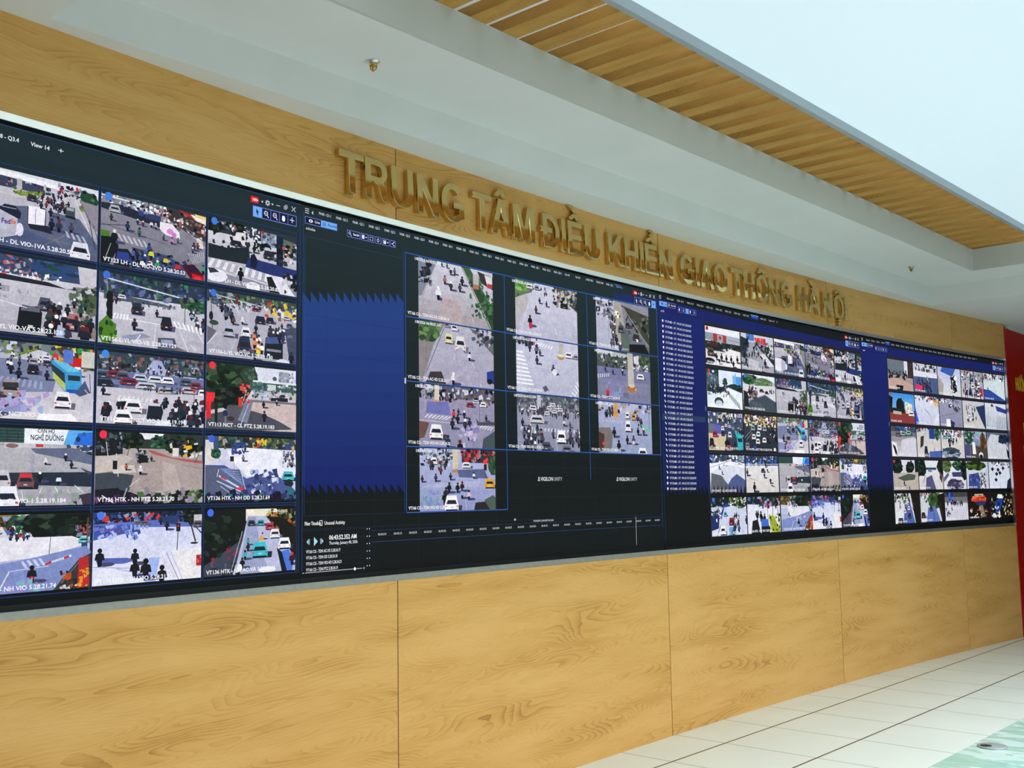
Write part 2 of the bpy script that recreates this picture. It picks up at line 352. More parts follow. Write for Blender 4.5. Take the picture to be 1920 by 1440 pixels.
# ------------------------------------------------------------------ sprinklers
def lathe(name, prof, mat, parent, seg=32, loc=(0, 0, 0)):
    vs = []; fs = []
    for r, z in prof:
        for i in range(seg):
            t = 2*math.pi*i/seg; vs.append((r*math.cos(t)+loc[0], r*math.sin(t)+loc[1], z+loc[2]))
    for j in range(len(prof)-1):
        for i in range(seg):
            fs.append((j*seg+i, j*seg+(i+1) % seg, (j+1)*seg+(i+1) % seg, (j+1)*seg+i))
    fs.append(tuple(range(seg-1, -1, -1))); fs.append(tuple((len(prof)-1)*seg+i for i in range(seg)))
    o = pyd(name, vs, fs, mat, parent, smooth=False)
    for p in o.data.polygons: p.use_smooth = len(p.vertices) == 4
    b = bmesh.new(); b.from_mesh(o.data); bmesh.ops.recalc_face_normals(b, faces=b.faces); b.to_mesh(o.data); b.free()
    return o
def tube(bm, pts, r, seg=8):
    rings = []
    for i, p in enumerate(pts):
        d = (Vector(pts[min(i+1, len(pts)-1)])-Vector(pts[max(i-1, 0)])).normalized()
        u = d.orthogonal().normalized(); v = d.cross(u)
        rings.append([bm.verts.new(Vector(p)+u*r*math.cos(2*math.pi*k/seg)+v*r*math.sin(2*math.pi*k/seg)) for k in range(seg)])
    for a, b in zip(rings[:-1], rings[1:]):
        bi = min(range(seg), key=lambda k: (b[k].co-a[0].co).length)
        for k in range(seg): bm.faces.new((a[k], a[(k+1) % seg], b[(k+1+bi) % seg], b[(k+bi) % seg]))
    bm.faces.new(rings[0][::-1]); bm.faces.new(rings[-1])
def sprinkler(x, y, label, rot=0):
    r = empty('fire_sprinkler', (x, y, ZU)); r.rotation_euler = (0, 0, rot); tag(r, label, 'sprinkler', 'brass sprinklers in the raised ceiling')
    lathe('ceiling_rose', [(.0, 0), (.029, 0), (.030, -.003), (.027, -.006), (.022, -.007), (.020, -.010), (.014, -.011), (.0, -.011)], M['chrome'], r)
    lathe('threaded_body', [(.0, -.008), (.0165, -.008), (.0170, -.014), (.0165, -.020), (.0150, -.022), (.0, -.022)], M['brass'], r, 8)
    b = bmesh.new()
    for q in range(4):
        t = q*math.pi/2+.4; c, d = math.cos(t), math.sin(t)
        tube(b, [(c*.0145, d*.0145, -.020), (c*.0140, d*.0140, -.028), (c*.0105, d*.0105, -.037), (c*.003, d*.003, -.043)], .0036)
    me = bpy.data.meshes.new('yoke_frame'); b.to_mesh(me); b.free(); link('yoke_frame', me, r, M['brass'], True)
    lathe('glass_bulb', [(.0, -.021), (.004, -.022), (.0045, -.032), (.003, -.039), (.0, -.040)], M['hole'], r, 12)
    lathe('deflector', [(.0, -.0405), (.0085, -.0405), (.0085, -.0425), (.004, -.0455), (.0, -.0460)], M['brass'], r, 16)
sprinkler(.005, -.472, 'brass sprinkler head above the first gold word, nearest the viewer', .5)
sprinkler(6.153, -.841, 'small distant brass sprinkler head near the far ceiling corner', .5)

# ------------------------------------------------------------------ gold letters
def rectp(x0, y0, x1, y1): return [(x0, y0), (x1, y0), (x1, y1), (x0, y1)]
def arc(cx, cy, rx, ry, a0, a1, n=14):
    return [(cx+rx*math.cos(math.radians(a0+(a1-a0)*i/n)), cy+ry*math.sin(math.radians(a0+(a1-a0)*i/n))) for i in range(n+1)]
ST = .19     # stem width in cap heights
def glyph(ch, w):
    """outline loops of a bold sans capital, cap height 1, width w (both in cap heights)"""
    s = ST; h = .165
    if ch == 'T': return [[(0, 1), (0, 1-h), (w/2-s/2, 1-h), (w/2-s/2, 0), (w/2+s/2, 0), (w/2+s/2, 1-h), (w, 1-h), (w, 1)]]
    if ch == 'I': return [rectp(0, 0, w, 1)]
    if ch == 'H': return [[(0, 0), (0, 1), (s, 1), (s, .6), (w-s, .6), (w-s, 1), (w, 1), (w, 0), (w-s, 0), (w-s, .435), (s, .435), (s, 0)]]
    if ch == 'E': return [[(0, 0), (0, 1), (w, 1), (w, 1-h), (s, 1-h), (s, .61), (w*.94, .61), (w*.94, .445), (s, .445), (s, h), (w*1.03, h), (w*1.03, 0)]]
    if ch == 'U': return [[(0, 1)]+arc(w/2, .36, w/2, .37, 180, 360, 20)+[(w, 1), (w-s, 1)]+arc(w/2, .37, w/2-s, .22, 360, 180, 18)+[(s, 1)]]
    if ch == 'N': return [[(0, 0), (0, 1), (s*1.02, 1), (w-s, .34), (w-s, 1), (w, 1), (w, 0), (w-s*1.02, 0), (s, .65), (s, 0)]]
    if ch == 'M': return [[(0, 0), (0, 1), (s*1.5, 1), (w/2, .31), (w-s*1.5, 1), (w, 1), (w, 0), (w-s, 0), (w-s, .77), (w/2+s*.5, 0), (w/2-s*.5, 0), (s, .77), (s, 0)]]
    if ch == 'A':
        return [[(0, 0), (w/2-s*.58, 1), (w/2+s*.58, 1), (w, 0), (w-s*1.1, 0), (w-s*1.1-.06, .22), (s*1.1+.06, .22), (s*1.1, 0)],
                [(s*1.1+.115, .385), (w-s*1.1-.115, .385), (w/2, .78)]]
    if ch == 'K': return [[(0, 0), (0, 1), (s, 1), (s, .57), (w-s*1.35, 1), (w-.02, 1), (w*.50, .59), (w, 0), (w-s*1.25, 0), (w*.365, .455), (s, .30), (s, 0)]]
    if ch == 'D': return [[(0, 0), (0, 1)]+arc(w*.42, .5, w*.58, .5, 90, -90, 22), [(s, h)]+arc(w*.42, .5, w*.58-s, .5-h, -90, 90, 20)+[(s, 1-h)]]
    if ch == 'R':
        return [[(0, 0), (0, 1)]+arc(w*.60, .72, w*.36, .28, 90, -60, 16)+[(w, 0), (w-s*1.2, 0)]+[(w*.55, .38), (w*.42, .425), (s, .425), (s, 0)],
                [(s, .575)]+arc(w*.60, .71, w*.36-s, .135, -90, 90, 12)+[(s, .845)]]
    if ch == 'O': return [arc(w/2, .5, w/2, .52, 0, 360, 40)[:-1], arc(w/2, .5, w/2-s*1.03, .355, 0, 360, 36)[:-1]]
    if ch == 'G':
        o = arc(w/2, .5, w/2, .52, 38, 310, 36); i = arc(w/2, .5, w/2-s*1.03, .355, 300, 42, 30)
        return [o+[(w*.985, .13), (w*.985, .53), (w*.52, .53), (w*.52, .37), (w*.985-s, .37), (w*.985-s, .225)]+i]
def marks(ch, w):
    c = w/2; out = []
    circ = [(c-.27, 1.06), (c-.09, 1.235), (c+.09, 1.235), (c+.27, 1.06), (c+.10, 1.06), (c, 1.13), (c-.10, 1.06)]
    if ch in 'ÂÔ': circ = [(x, 1.06+(y-1.06)*1.2) for x, y in circ]
    if ch in 'ÂỀỂÔỘ': out.append(('circumflex', [circ]))
    if ch == 'Ề': out.append(('grave_accent', [[(c-.27, 1.49), (c-.07, 1.49), (c+.13, 1.27), (c-.02, 1.27)]]))
    if ch == 'À': out.append(('grave_accent', [[(c-.29, 1.33), (c-.07, 1.33), (c+.11, 1.08), (c-.04, 1.08)]]))
    if ch == 'Ể': out.append(('hook_accent', [[(c-.02, 1.27), (c+.10, 1.27), (c+.10, 1.30)]+arc(c+.10, 1.39, .115, .09, -60, 90, 10)+[(c-.04, 1.50), (c-.04, 1.42), (c+.07, 1.42), (c+.07, 1.36), (c-.02, 1.33)]]))
    if ch == 'Ộ': out.append(('dot_below', [rectp(c-.10, -.27, c+.10, -.07)]))
    return out
def extrude_text(name, loops, s0, zb, cap, parent, mat, off0, off1, anchor, tilt=True):
    cu = bpy.data.curves.new('tmp', 'CURVE'); cu.dimensions = '2D'; cu.fill_mode = 'BOTH'; cu.extrude = (off1-off0)/2/cap; cu.bevel_depth = .006; cu.bevel_resolution = 1
    cu.offset = -.006
    for lp in loops:
        sp = cu.splines.new('POLY'); sp.points.add(len(lp)-1); sp.use_cyclic_u = True
        for p, (x, y) in zip(sp.points, lp): p.co = (x, y, 0, 1)
    ob = bpy.data.objects.new('tmp', cu); C.objects.link(ob)
    dg = bpy.context.evaluated_depsgraph_get(); me = bpy.data.meshes.new_from_object(ob.evaluated_get(dg))
    bpy.data.objects.remove(ob); bpy.data.curves.remove(cu)
    mid = (off0+off1)/2
    for v in me.vertices:
        lean = .048*(v.co.y-.5)*cap if tilt and v.co.z > 0 else 0      # the mirror faces lean back a little
        v.co = W(s0+v.co.x*cap, zb+v.co.y*cap, mid+v.co.z*cap-lean)-Vector(anchor)
    me.name = name; me.materials.clear()
    return link(name, me, parent, mat)
WORDS = [('TRUNG', [('T', .141, .160), ('R', .308, .158), ('U', .487, .155), ('N', .672, .156), ('G', .853, .178)]),
         ('TÂM', [('T', 1.103, .156), ('Â', 1.254, .172), ('M', 1.446, .189)]),
         ('ĐIỀU', [('Đ', 1.717, .156), ('I', 1.897, .038), ('Ề', 1.961, .140), ('U', 2.127, .155)]),
         ('KHIỂN', [('K', 2.376, .168), ('H', 2.556, .152), ('I', 2.732, .038), ('Ể', 2.791, .140), ('N', 2.956, .158)]),
         ('GIAO', [('G', 3.212, .178), ('I', 3.412, .038), ('A', 3.468, .172), ('O', 3.651, .181)]),
         ('THÔNG', [('T', 3.897, .158), ('H', 4.069, .155), ('Ô', 4.252, .177), ('N', 4.444, .158), ('G', 4.626, .172)]),
         ('HÀ', [('H', 4.902, .152), ('À', 5.069, .183)]),
         ('NỘI', [('N', 5.319, .156), ('Ộ', 5.498, .174), ('I', 5.694, .037)])]
BASE = {'Â': 'A', 'À': 'A', 'Đ': 'D', 'Ề': 'E', 'Ể': 'E', 'Ô': 'O', 'Ộ': 'O'}
ZB, CAP = 3.012, .2045
POSN = {0: 'first', 1: 'second', 2: 'third', 3: 'fourth', 4: 'last'}
for wd, ls in WORDS:
    for i, (ch, s0, wd_) in enumerate(ls):
        wn = wd_/CAP; lp = glyph(BASE.get(ch, ch), wn)
        an = W(s0+wd_/2, ZB, WOFF)
        o = extrude_text('gold_letter', lp, s0, ZB, CAP, None, M['gold'], WOFF+.0005, WOFF+.034, an)
        o.location = an
        pos = 'last' if i == len(ls)-1 and len(ls) > 1 else POSN[i]
        tag(o, 'mirror gold letter %s, %s letter of the word %s' % (ch, pos, wd), 'sign letter', 'gold letters of the sign on the upper oak panels')
        if ch == 'Đ':
            c = extrude_text('cross_bar', [rectp(-.10, .44, .42, .60)], s0, ZB, CAP, o, M['gold'], WOFF+.0005, WOFF+.0335, an)
        for nm, lps in marks(ch, wn):
            extrude_text(nm, lps, s0, ZB, CAP, o, M['gold'], WOFF+.0005, WOFF+.034, an)

# ------------------------------------------------------------------ red board on the side wall
rb = empty('red_notice_board', RW(1.6, 0, 0)); tag(rb, 'tall glossy red board with yellow capitals right of the video wall', 'board')
def rchild(o): o.parent = rb; o.matrix_parent_inverse = Matrix.Translation(-rb.location); return o
rchild(boxR('board_face', .04, 3.1, .002, 3.285, -.011, -.002, M['red'], bev=.001))
rchild(boxR('board_frame', .008, .042, .001, 3.29, -.0115, .004, M['redtrim'], bev=.002))
def font_mesh(txt, size, bold=0.0):
    cu = bpy.data.curves.new('t', 'FONT'); cu.body = txt; cu.size = size; cu.offset = bold; cu.resolution_u = 2; cu.fill_mode = 'FRONT'
    ob = bpy.data.objects.new('t', cu); C.objects.link(ob)
    dg = bpy.context.evaluated_depsgraph_get(); me = bpy.data.meshes.new_from_object(ob.evaluated_get(dg))
    vs = [(v.co.x, v.co.y) for v in me.vertices]; fs = [tuple(p.vertices) for p in me.polygons]
    bpy.data.objects.remove(ob); bpy.data.curves.remove(cu); bpy.data.meshes.remove(me)
    return vs, fs
def red_text(txt, x, z, h, cond=.75):
    vs, fs = font_mesh(txt, 1, .02); hh = .70
    P = [RW(x+vx/hh*h*cond, z+vy/hh*h, .0025) for vx, vy in vs]
    n = len(P); P2 = [p-nR*.004 for p in P]
    ed = {}
    for f in fs:
        for a, b in zip(f, f[1:]+f[:1]):
            if (b, a) in ed: del ed[(b, a)]
            else: ed[(a, b)] = 1
    o = pyd('lettering', P+P2, fs+[(b, a, a+n, b+n) for a, b in ed], M['yellow']); return rchild(o)
red_text('HƯỚNG', .315, 2.630, .135, .62)
red_text('K', .50, 2.14, .135, .62)
red_text('L', .455, 1.885, .135, .62)

# ------------------------------------------------------------------ glass floor strip
def prism(name, pts, z0, z1, mat, bev=0):
    n = len(pts); vs = [FL(a, b, z0) for a, b in pts]+[FL(a, b, z1) for a, b in pts]
    fs = [tuple(range(n)), tuple(range(2*n-1, n-1, -1))]+[(i, (i+1) % n, n+(i+1) % n, n+i) for i in range(n)]
    o = pyd(name, vs, fs, mat); b = bmesh.new(); b.from_mesh(o.data); bmesh.ops.recalc_face_normals(b, faces=b.faces)
    if bev: bmesh.ops.bevel(b, geom=b.edges[:], offset=bev, segments=1, affect='EDGES')
    b.to_mesh(o.data); b.free(); return o
GB = 1.2065
gj = [-2.4, -.10, 1.705, 3.5, 5.3]
gl = ['pale teal floor glass pane left of the picture', 'pale teal glass floor pane holding the round steel fitting', 'pale teal glass floor pane beyond the dark joint at right edge', 'pale teal glass floor pane further along outside the picture']
for i in range(4):
    tag(prism('glass_floor_pane', [(gj[i]+.004, GB), (gj[i+1]-.004, GB), (gj[i+1]-.004, GB+2.2), (gj[i]+.004, GB+2.2)], .0005, .004, M['glass']), gl[i], 'glass pane', 'glass floor panes')
fx, fy = 3.79, -1.905
ft = empty('floor_fitting', (fx, fy, .004)); tag(ft, 'round steel disc with a dark hole on the glass floor', 'floor fitting')
lathe('disc', [(.0, .0003), (.085, .0003), (.087, .004), (.080, .009), (.0, .0095)], M['alu'], ft, 48)
lathe('dark_hole', [(.0, .0096), (.032, .0096), (.032, .0104), (.0, .0104)], M['hole'], ft, 28, loc=(-.030, .030, 0))
# ------------------------------------------------------------------ video wall
DW = 3.072; DZ = 2.9304; DH = 1.7224        # one desktop is 1920 x 1080 picture points on 3.072 x 1.722 m
EPS = .00013
def dpt(k, U, V, lay): return W((k-1)*DW+U/1920*DW, DZ-V/1080*DH, .0016+lay*EPS)
def clip(poly, ax, lim, keep_less):
    out = []; n = len(poly)
    for i in range(n):
        a, b = poly[i], poly[(i+1) % n]
        ia = (a[ax] <= lim) == keep_less or a[ax] == lim; ib = (b[ax] <= lim) == keep_less or b[ax] == lim
        if ia: out.append(a)
        if ia != ib:
            t = (lim-a[ax])/(b[ax]-a[ax]); out.append((a[0]+(b[0]-a[0])*t, a[1]+(b[1]-a[1])*t))
    return out
class Cv:
    """drawing surface on desktop k; pictures are drawn in 0..100 coordinates inside (U0,V0)-(U1,V1)"""
    def __init__(s, k, U0, V0, U1, V1, seed=1, base=2):
        s.k = k; s.b = (U0, V0, U1, V1); s.r = random.Random(seed); s.items = []; s.base = base
    def raw(s, pts, col):
        U0, V0, U1, V1 = s.b
        for ax, lim, kl in ((0, U0, False), (0, U1, True), (1, V0, False), (1, V1, True)):
            pts = clip(pts, ax, lim, kl)
            if len(pts) < 3: return
        xs = [p[0] for p in pts]; ys = [p[1] for p in pts]
        bb = (min(xs), min(ys), max(xs), max(ys)); lay = s.base
        for b2, l2, _, _ in s.items:
            if l2 >= lay and b2[0] < bb[2] and b2[2] > bb[0] and b2[1] < bb[3] and b2[3] > bb[1]: lay = l2+1
        s.items.append((bb, lay, pts, hx(col) if isinstance(col, str) else col))
    def X(s, x, y):
        U0, V0, U1, V1 = s.b; return (U0+(U1-U0)*x/100, V0+(V1-V0)*y/100)
    def P(s, pts, col): s.raw([s.X(*p) for p in pts], col)
    def R(s, x0, y0, x1, y1, col): s.P([(x0, y0), (x1, y0), (x1, y1), (x0, y1)], col)
    def G(s, x0, y0, x1, y1, c0, c1, n=6):
        a, b = hx(c0), hx(c1)
        for i in range(n):
            t = (i+.5)/n; s.R(x0, y0+(y1-y0)*i/n, x1, y0+(y1-y0)*(i+1)/n, tuple(a[j]+(b[j]-a[j])*t for j in range(3)))
    def D(s, x, y, rx, ry, col, n=10, jit=0):
        s.P([(x+rx*(1+s.r.uniform(-jit, jit))*math.cos(2*math.pi*i/n), y+ry*(1+s.r.uniform(-jit, jit))*math.sin(2*math.pi*i/n)) for i in range(n)], col)
    def l(s, x0, y0, x1, y1, w, col):
        a, b = s.X(x0, y0), s.X(x1, y1); dx, dy = b[0]-a[0], b[1]-a[1]; d = math.hypot(dx, dy) or 1; nx, ny = -dy/d*w/2, dx/d*w/2
        s.raw([(a[0]+nx, a[1]+ny), (b[0]+nx, b[1]+ny), (b[0]-nx, b[1]-ny), (a[0]-nx, a[1]-ny)], col)
    def Z(s, q, n, col='dde', duty=.5):
        (x0, y0), (x1, y1), (x2, y2), (x3, y3) = q
        for i in range(n):
            a = i/n; b = (i+duty)/n
            s.P([(x0+(x1-x0)*a, y0+(y1-y0)*a), (x0+(x1-x0)*b, y0+(y1-y0)*b), (x3+(x2-x3)*b, y3+(y2-y3)*b), (x3+(x2-x3)*a, y3+(y2-y3)*a)], col)
    def S(s, x0, y0, x1, y1, n, sz, cols):
        for i in range(n):
            x = s.r.uniform(x0, x1); y = s.r.uniform(y0, y1); a = sz*s.r.uniform(.4, 1.3); b = sz*1.7*s.r.uniform(.4, 1.2)
            c = s.r.choice(cols)
            s.P([(x-a, y-b*s.r.random()), (x+a*s.r.random(), y-b), (x+a, y+b*s.r.random()), (x-a*s.r.random(), y+b)], c)
    def B(s, x0, y0, x1, y1, n=40, sz=1.8, cols=('223', '445', 'dde', 'aab', '667', '112', '88a', '346', 'c55', 'fff')): s.S(x0, y0, x1, y1, n, sz, cols)
    def T(s, x, y, rx, ry, cols=('243', '132', '354', '475', '0a1510'), n=16):
        s.D(x, y, rx, ry, cols[0], 12, .2)
        for i in range(n):
            a = s.r.uniform(0, 6.28); q = s.r.random()**.5
            s.D(x+rx*q*math.cos(a)*.95, y+ry*q*math.sin(a)*.95, rx*.22, ry*.2, s.r.choice(cols), 6, .4)
    def C(s, x, y, w, h, col='eef', v='b', sh='557', roof=None):
        """car seen from behind/above: shadow, body, cabin, window, lights"""
        dk = '223'
        s.P([(x-w*.5, y+h*.1), (x+w*.75, y+h*.15), (x+w*.7, y+h*.55), (x-w*.4, y+h*.55)], sh)
        s.P([(x-w*.42, y-h*.1), (x-w*.33, y-h*.5), (x+w*.33, y-h*.5), (x+w*.42, y-h*.1), (x+w*.48, y+h*.1), (x+w*.46, y+h*.46), (x-w*.46, y+h*.46), (x-w*.48, y+h*.1)], col)
        if roof: s.P([(x-w*.32, y-h*.46), (x+w*.32, y-h*.46), (x+w*.3, y-h*.2), (x-w*.3, y-h*.2)], roof)
        s.P([(x-w*.36, y+h*.06), (x-w*.27, y-h*.2), (x+w*.27, y-h*.2), (x+w*.36, y+h*.06)], dk)
        s.R(x-w*.40, y+h*.40, x+w*.40, y+h*.49, '112')
        for q in (-1, 1): s.D(x+q*w*.38, y+h*.2, w*.07, h*.05, 'c33' if v == 'b' else 'ffe', 6)
        s.R(x-w*.1, y+h*.22, x+w*.1, y+h*.3, 'ccc')
    def M(s, x, y, h, col='234', hel=None, sh=True):
        """rider on a scooter"""
        if sh: s.D(x+h*.22, y+h*.45, h*.3, h*.12, '446', 7)
        s.P([(x-h*.09, y+h*.15), (x+h*.09, y+h*.15), (x+h*.06, y+h*.55), (x-h*.06, y+h*.55)], '112')
        s.P([(x-h*.17, y+h*.2), (x-h*.13, y-h*.12), (x, y-h*.2), (x+h*.13, y-h*.12), (x+h*.17, y+h*.2)], col)
        s.D(x, y-h*.3, h*.085, h*.14, hel or s.r.choice(('223', 'eee', '445', '622', '233')), 7)
    def K(s, x0, y0, x1, y1, n, h0, h1, cols=('223', '112', '334', '346', '223', '445', '733', '9ab')):
        a = sorted((s.r.uniform(y0, y1), s.r.uniform(x0, x1)) for _ in range(n))
        for y, x in a: s.M(x, y, h0+(h1-h0)*(y-y0)/max(1e-6, y1-y0), s.r.choice(cols), sh=False)
    def build(s, name, parent, z=None):
        vs = []; fs = []; cs = []
        for bb, lay, pts, col in s.items:
            u0 = math.floor(bb[0]/48)*48
            while u0 < bb[2]:
                q = pts
                if bb[2]-bb[0] > 48:
                    q = clip(clip(pts, 0, u0, False), 0, u0+48, True)
                if len(q) >= 3:
                    fs.append(tuple(range(len(vs), len(vs)+len(q)))[::-1]); vs += [dpt(s.k, a, b, lay) for a, b in q]; cs.append((col, len(q)))
                if bb[2]-bb[0] <= 48: break
                u0 += 48
        me = bpy.data.meshes.new(name); me.from_pydata([tuple(v) for v in vs], [], fs)
        at = me.color_attributes.new('Col', 'FLOAT_COLOR', 'CORNER'); buf = []
        for c, n in cs: buf += [c[0], c[1], c[2], 1.0]*n
        at.data.foreach_set('color', buf)
        s.top = max([i[1] for i in s.items] or [0])
        return link(name, me, parent, M['pic' if name == 'camera_feed' else 'led'])
_fc = {}
def text(k, txt, U, V, h, col, parent, name='caption', cond=1.0, bold=.012, lay=28):
    """one line of screen lettering, baseline-left at (U,V), capital height h, in desktop points"""
    if (txt, bold) not in _fc: _fc[(txt, bold)] = font_mesh(txt, 1, bold)
    vs, fs = _fc[(txt, bold)]; q = h/.70
    me = bpy.data.meshes.new(name); me.from_pydata([tuple(dpt(k, U+x*q*cond, V-y*q, lay)) for x, y in vs], [], fs)
    at = me.color_attributes.new('Col', 'FLOAT_COLOR', 'CORNER'); c = hx(col)
    at.data.foreach_set('color', [c[0], c[1], c[2], 1.0]*len(at.data))
    return link(name, me, parent, M['led'])
# ---- pictures of the traffic cameras -------------------------------------------------
RD, RD2, SHD, LAV = 'a9a6b4', 'c9c7d6', '4a5270', 'b8b6cc'
GRN = ('243', '132', '354', '475', '586', '0b1712')
DKG = ('0c130f', '16211a', '223026', '0a0d0c', '2e4030')
def f_dl1(c):
    c.G(0, 0, 100, 100, 'cfcad4', '8f90a4'); c.R(0, 0, 100, 10, 'd8dae8')
    c.P([(0, 6), (60, 12), (60, 22), (0, 24)], '39405c'); c.B(0, 8, 58, 20, 40, 1.6); c.P([(0, 0), (64, 6), (72, 12), (0, 8)], 'f0f0f6')
    c.R(33, 9, 37, 27, 'b9b3bb'); c.R(54, 9, 56, 22, 'b9b3bb'); c.P([(30, 27), (54, 19), (56, 23), (36, 31)], '6d8436'); c.S(30, 22, 54, 29, 16, 1.5, ('8a9c4a', '4c6a2c', 'a8b05a'))
    c.B(66, 4, 90, 17, 50, 1.6, ('223', '534', 'c33', '446', '99a', '112')); c.T(92, 17, 8, 12, GRN); c.T(88, 30, 5, 5, ('7a9040', '5a7030', '354'))
    c.P([(100, 22), (84, 20), (92, 48), (100, 60)], '8e8894'); c.l(80, 20, 92, 60, 2, 'dcd8e0'); c.l(84, 20, 96, 55, 1.5, '556')
    c.P([(20, 50), (44, 42), (84, 46), (100, 78), (100, 100), (0, 100), (0, 60)], '59617e'); c.P([(0, 88), (30, 70), (70, 88), (80, 100), (0, 100)], '4b567a')
    c.K(48, 16, 76, 38, 34, 7, 10); c.C(45, 31, 9, 9, '334'); c.P([(0, 0), (0, 0), (0, 0)], '000') if 0 else None
    c.P([(20, 52), (24, 46), (32, 46), (37, 54), (36, 62), (20, 60)], '1c2236'); c.l(22, 50, 33, 50, 2, '89a')
    c.P([(-8, 56), (20, 54), (34, 62), (34, 84), (20, 92), (-8, 88)], 'e8e8f0'); c.P([(20, 54), (34, 62), (33, 84), (20, 92)], 'b7b7c8'); c.D(36, 76, 3, 9, 'dde')
    c.P([(42, 42), (54, 41), (59, 46), (59, 64), (42, 66)], 'eceaf4'); c.l(48, 44, 48, 64, 1.2, '557'); c.P([(56, 44), (59, 46), (59, 64), (55, 65)], '9a9ab0'); c.P([(42, 66), (59, 64), (62, 74), (44, 72)], '223')
    c.l(42, 43, 42, 66, 2, '223'); c.l(56, 43, 56, 66, 2, '223')
    c.R(72, 32, 80, 44, '3c4a50'); c.R(73, 33, 79, 37, '9aa8b0'); c.P([(72, 44), (80, 44), (81, 48), (72, 47)], '1a2028')
    for q in ((61, 60, 17, '123'), (67, 60, 18, '334'), (77, 60, 16, '445'), (60, 44, 12, '223'), (66, 46, 12, '556'), (64, 36, 9, '223'), (52, 38, 9, '223')): c.M(*q)
    c.Z([(72, 66), (90, 70), (94, 80), (74, 74)], 4, 'a9adc2'); c.l(60, 74, 72, 92, .8, '9a9468'); c.l(72, 72, 56, 90, .8, '9a9468'); c.l(58, 80, 78, 84, .8, '9a9468')
    c.l(92, 44, 98, 84, 2, '1c2740'); c.l(96, 50, 100, 70, 1.5, '223'); c.C(85, 90, 18, 24, 'dfe2ee')
def f_dl2(c):
    c.G(0, 0, 100, 100, '8c8a98', '777686'); c.B(0, 0, 60, 14, 60, 1.7, ('eef', '334', '9ab', '223', '668', 'cdd', '465')); c.l(0, 3, 30, 5, 3, 'e8e6ee')
    c.P([(0, 14), (20, 12), (64, 26), (60, 34), (20, 26), (0, 22)], '23283a'); c.D(36, 18, 3, 4, '28448a'); c.R(40, 16, 55, 24, '2c3c66'); c.B(20, 6, 58, 16, 26, 1.6)
    c.P([(60, 0), (100, 0), (100, 40), (84, 34), (62, 18)], '3a3438'); c.B(58, 4, 100, 34, 70, 1.8, ('eee', '334', '655', '865', 'cbb', '112', 'a55'))
    c.P([(72, 0), (86, 4), (88, 9), (78, 5)], 'c2252e'); c.P([(84, 3), (100, 5), (100, 14), (90, 11)], 'eee8e0'); c.P([(88, 1), (100, 2), (100, 7), (90, 6)], 'e5cf7a')
    c.C(12, 20, 11, 11, 'a8b0b2'); c.M(9, 32, 11, '334'); c.M(24, 40, 15, '223b55'); c.M(35, 45, 14, '465'); c.M(33, 31, 9, '234'); c.M(38, 32, 9, '622')
    c.P([(54, 24), (66, 24), (73, 34), (74, 44), (60, 42), (54, 36)], 'e8e2ec'); c.D(64, 36, 3.4, 4.5, 'd98ad0'); c.D(68, 40, 2.4, 4, 'c979c8'); c.M(46, 30, 11, 'dde'); c.M(50, 32, 10, '99a')
    c.M(58, 46, 9, '445'); c.M(66, 48, 11, 'c7b'); c.M(72, 46, 9, '667'); c.l(0, 46, 22, 40, 2, '445'); c.l(0, 44, 62, 56, 1.6, '556')
    c.P([(90, 38), (96, 34), (98, 52), (94, 54)], 'ded8cc'); c.l(76, 22, 100, 42, 2.5, '6a6470'); c.l(80, 28, 100, 50, 1.5, 'c8c4cc')
    c.Z([(14, 54), (42, 58), (46, 68), (18, 64)], 6, 'bdbccb'); c.Z([(82, 62), (100, 56), (100, 70), (88, 78)], 8, 'bdbccb', .35)
    c.M(88, 50, 13, '334'); c.M(92, 48, 11, '833'); c.M(87, 56, 10, '456')
    c.D(3, 58, 5, 6, '4c7a20', 9, .3); c.P([(0, 62), (14, 60), (16, 74), (8, 100), (0, 100)], '15181f'); c.M(12, 58, 20, '1a1e26', 'ccc'); c.l(9, 70, 4, 94, 2, '9aa')
    c.P([(14, 76), (24, 74), (30, 84), (28, 100), (12, 100)], '151a2a'); c.P([(15, 80), (25, 79), (27, 92), (14, 92)], '2f3f86')
    c.P([(28, 70), (60, 72), (80, 84), (80, 100), (26, 100)], '3a4670'); c.S(28, 72, 82, 98, 60, 2.2, ('1b2138', '2a3a7a', '0e1220', '4d5f9c', '9ab', '233'))
    for q in ((44, 66, 16, '244a90'), (46, 74, 17, 'c8d03a'), (60, 80, 16, 'd6c83c'), (33, 78, 15, '223'), (38, 90, 16, 'eee'), (45, 88, 15, 'f0e8d8'), (52, 88, 15, '2f9a5a'), (72, 86, 18, 'c92a36'), (40, 82, 13, '28346a'), (98, 82, 16, '3a9a70')): c.M(*q)
    c.P([(76, 82), (88, 78), (98, 92), (99, 104), (86, 104)], '4a1020'); c.P([(86, 92), (98, 94), (99, 104), (87, 104)], 'c41424'); c.P([(80, 83), (88, 80), (94, 88), (84, 90)], '2a1836'); c.D(92, 99, 4, 4, 'e8283a')
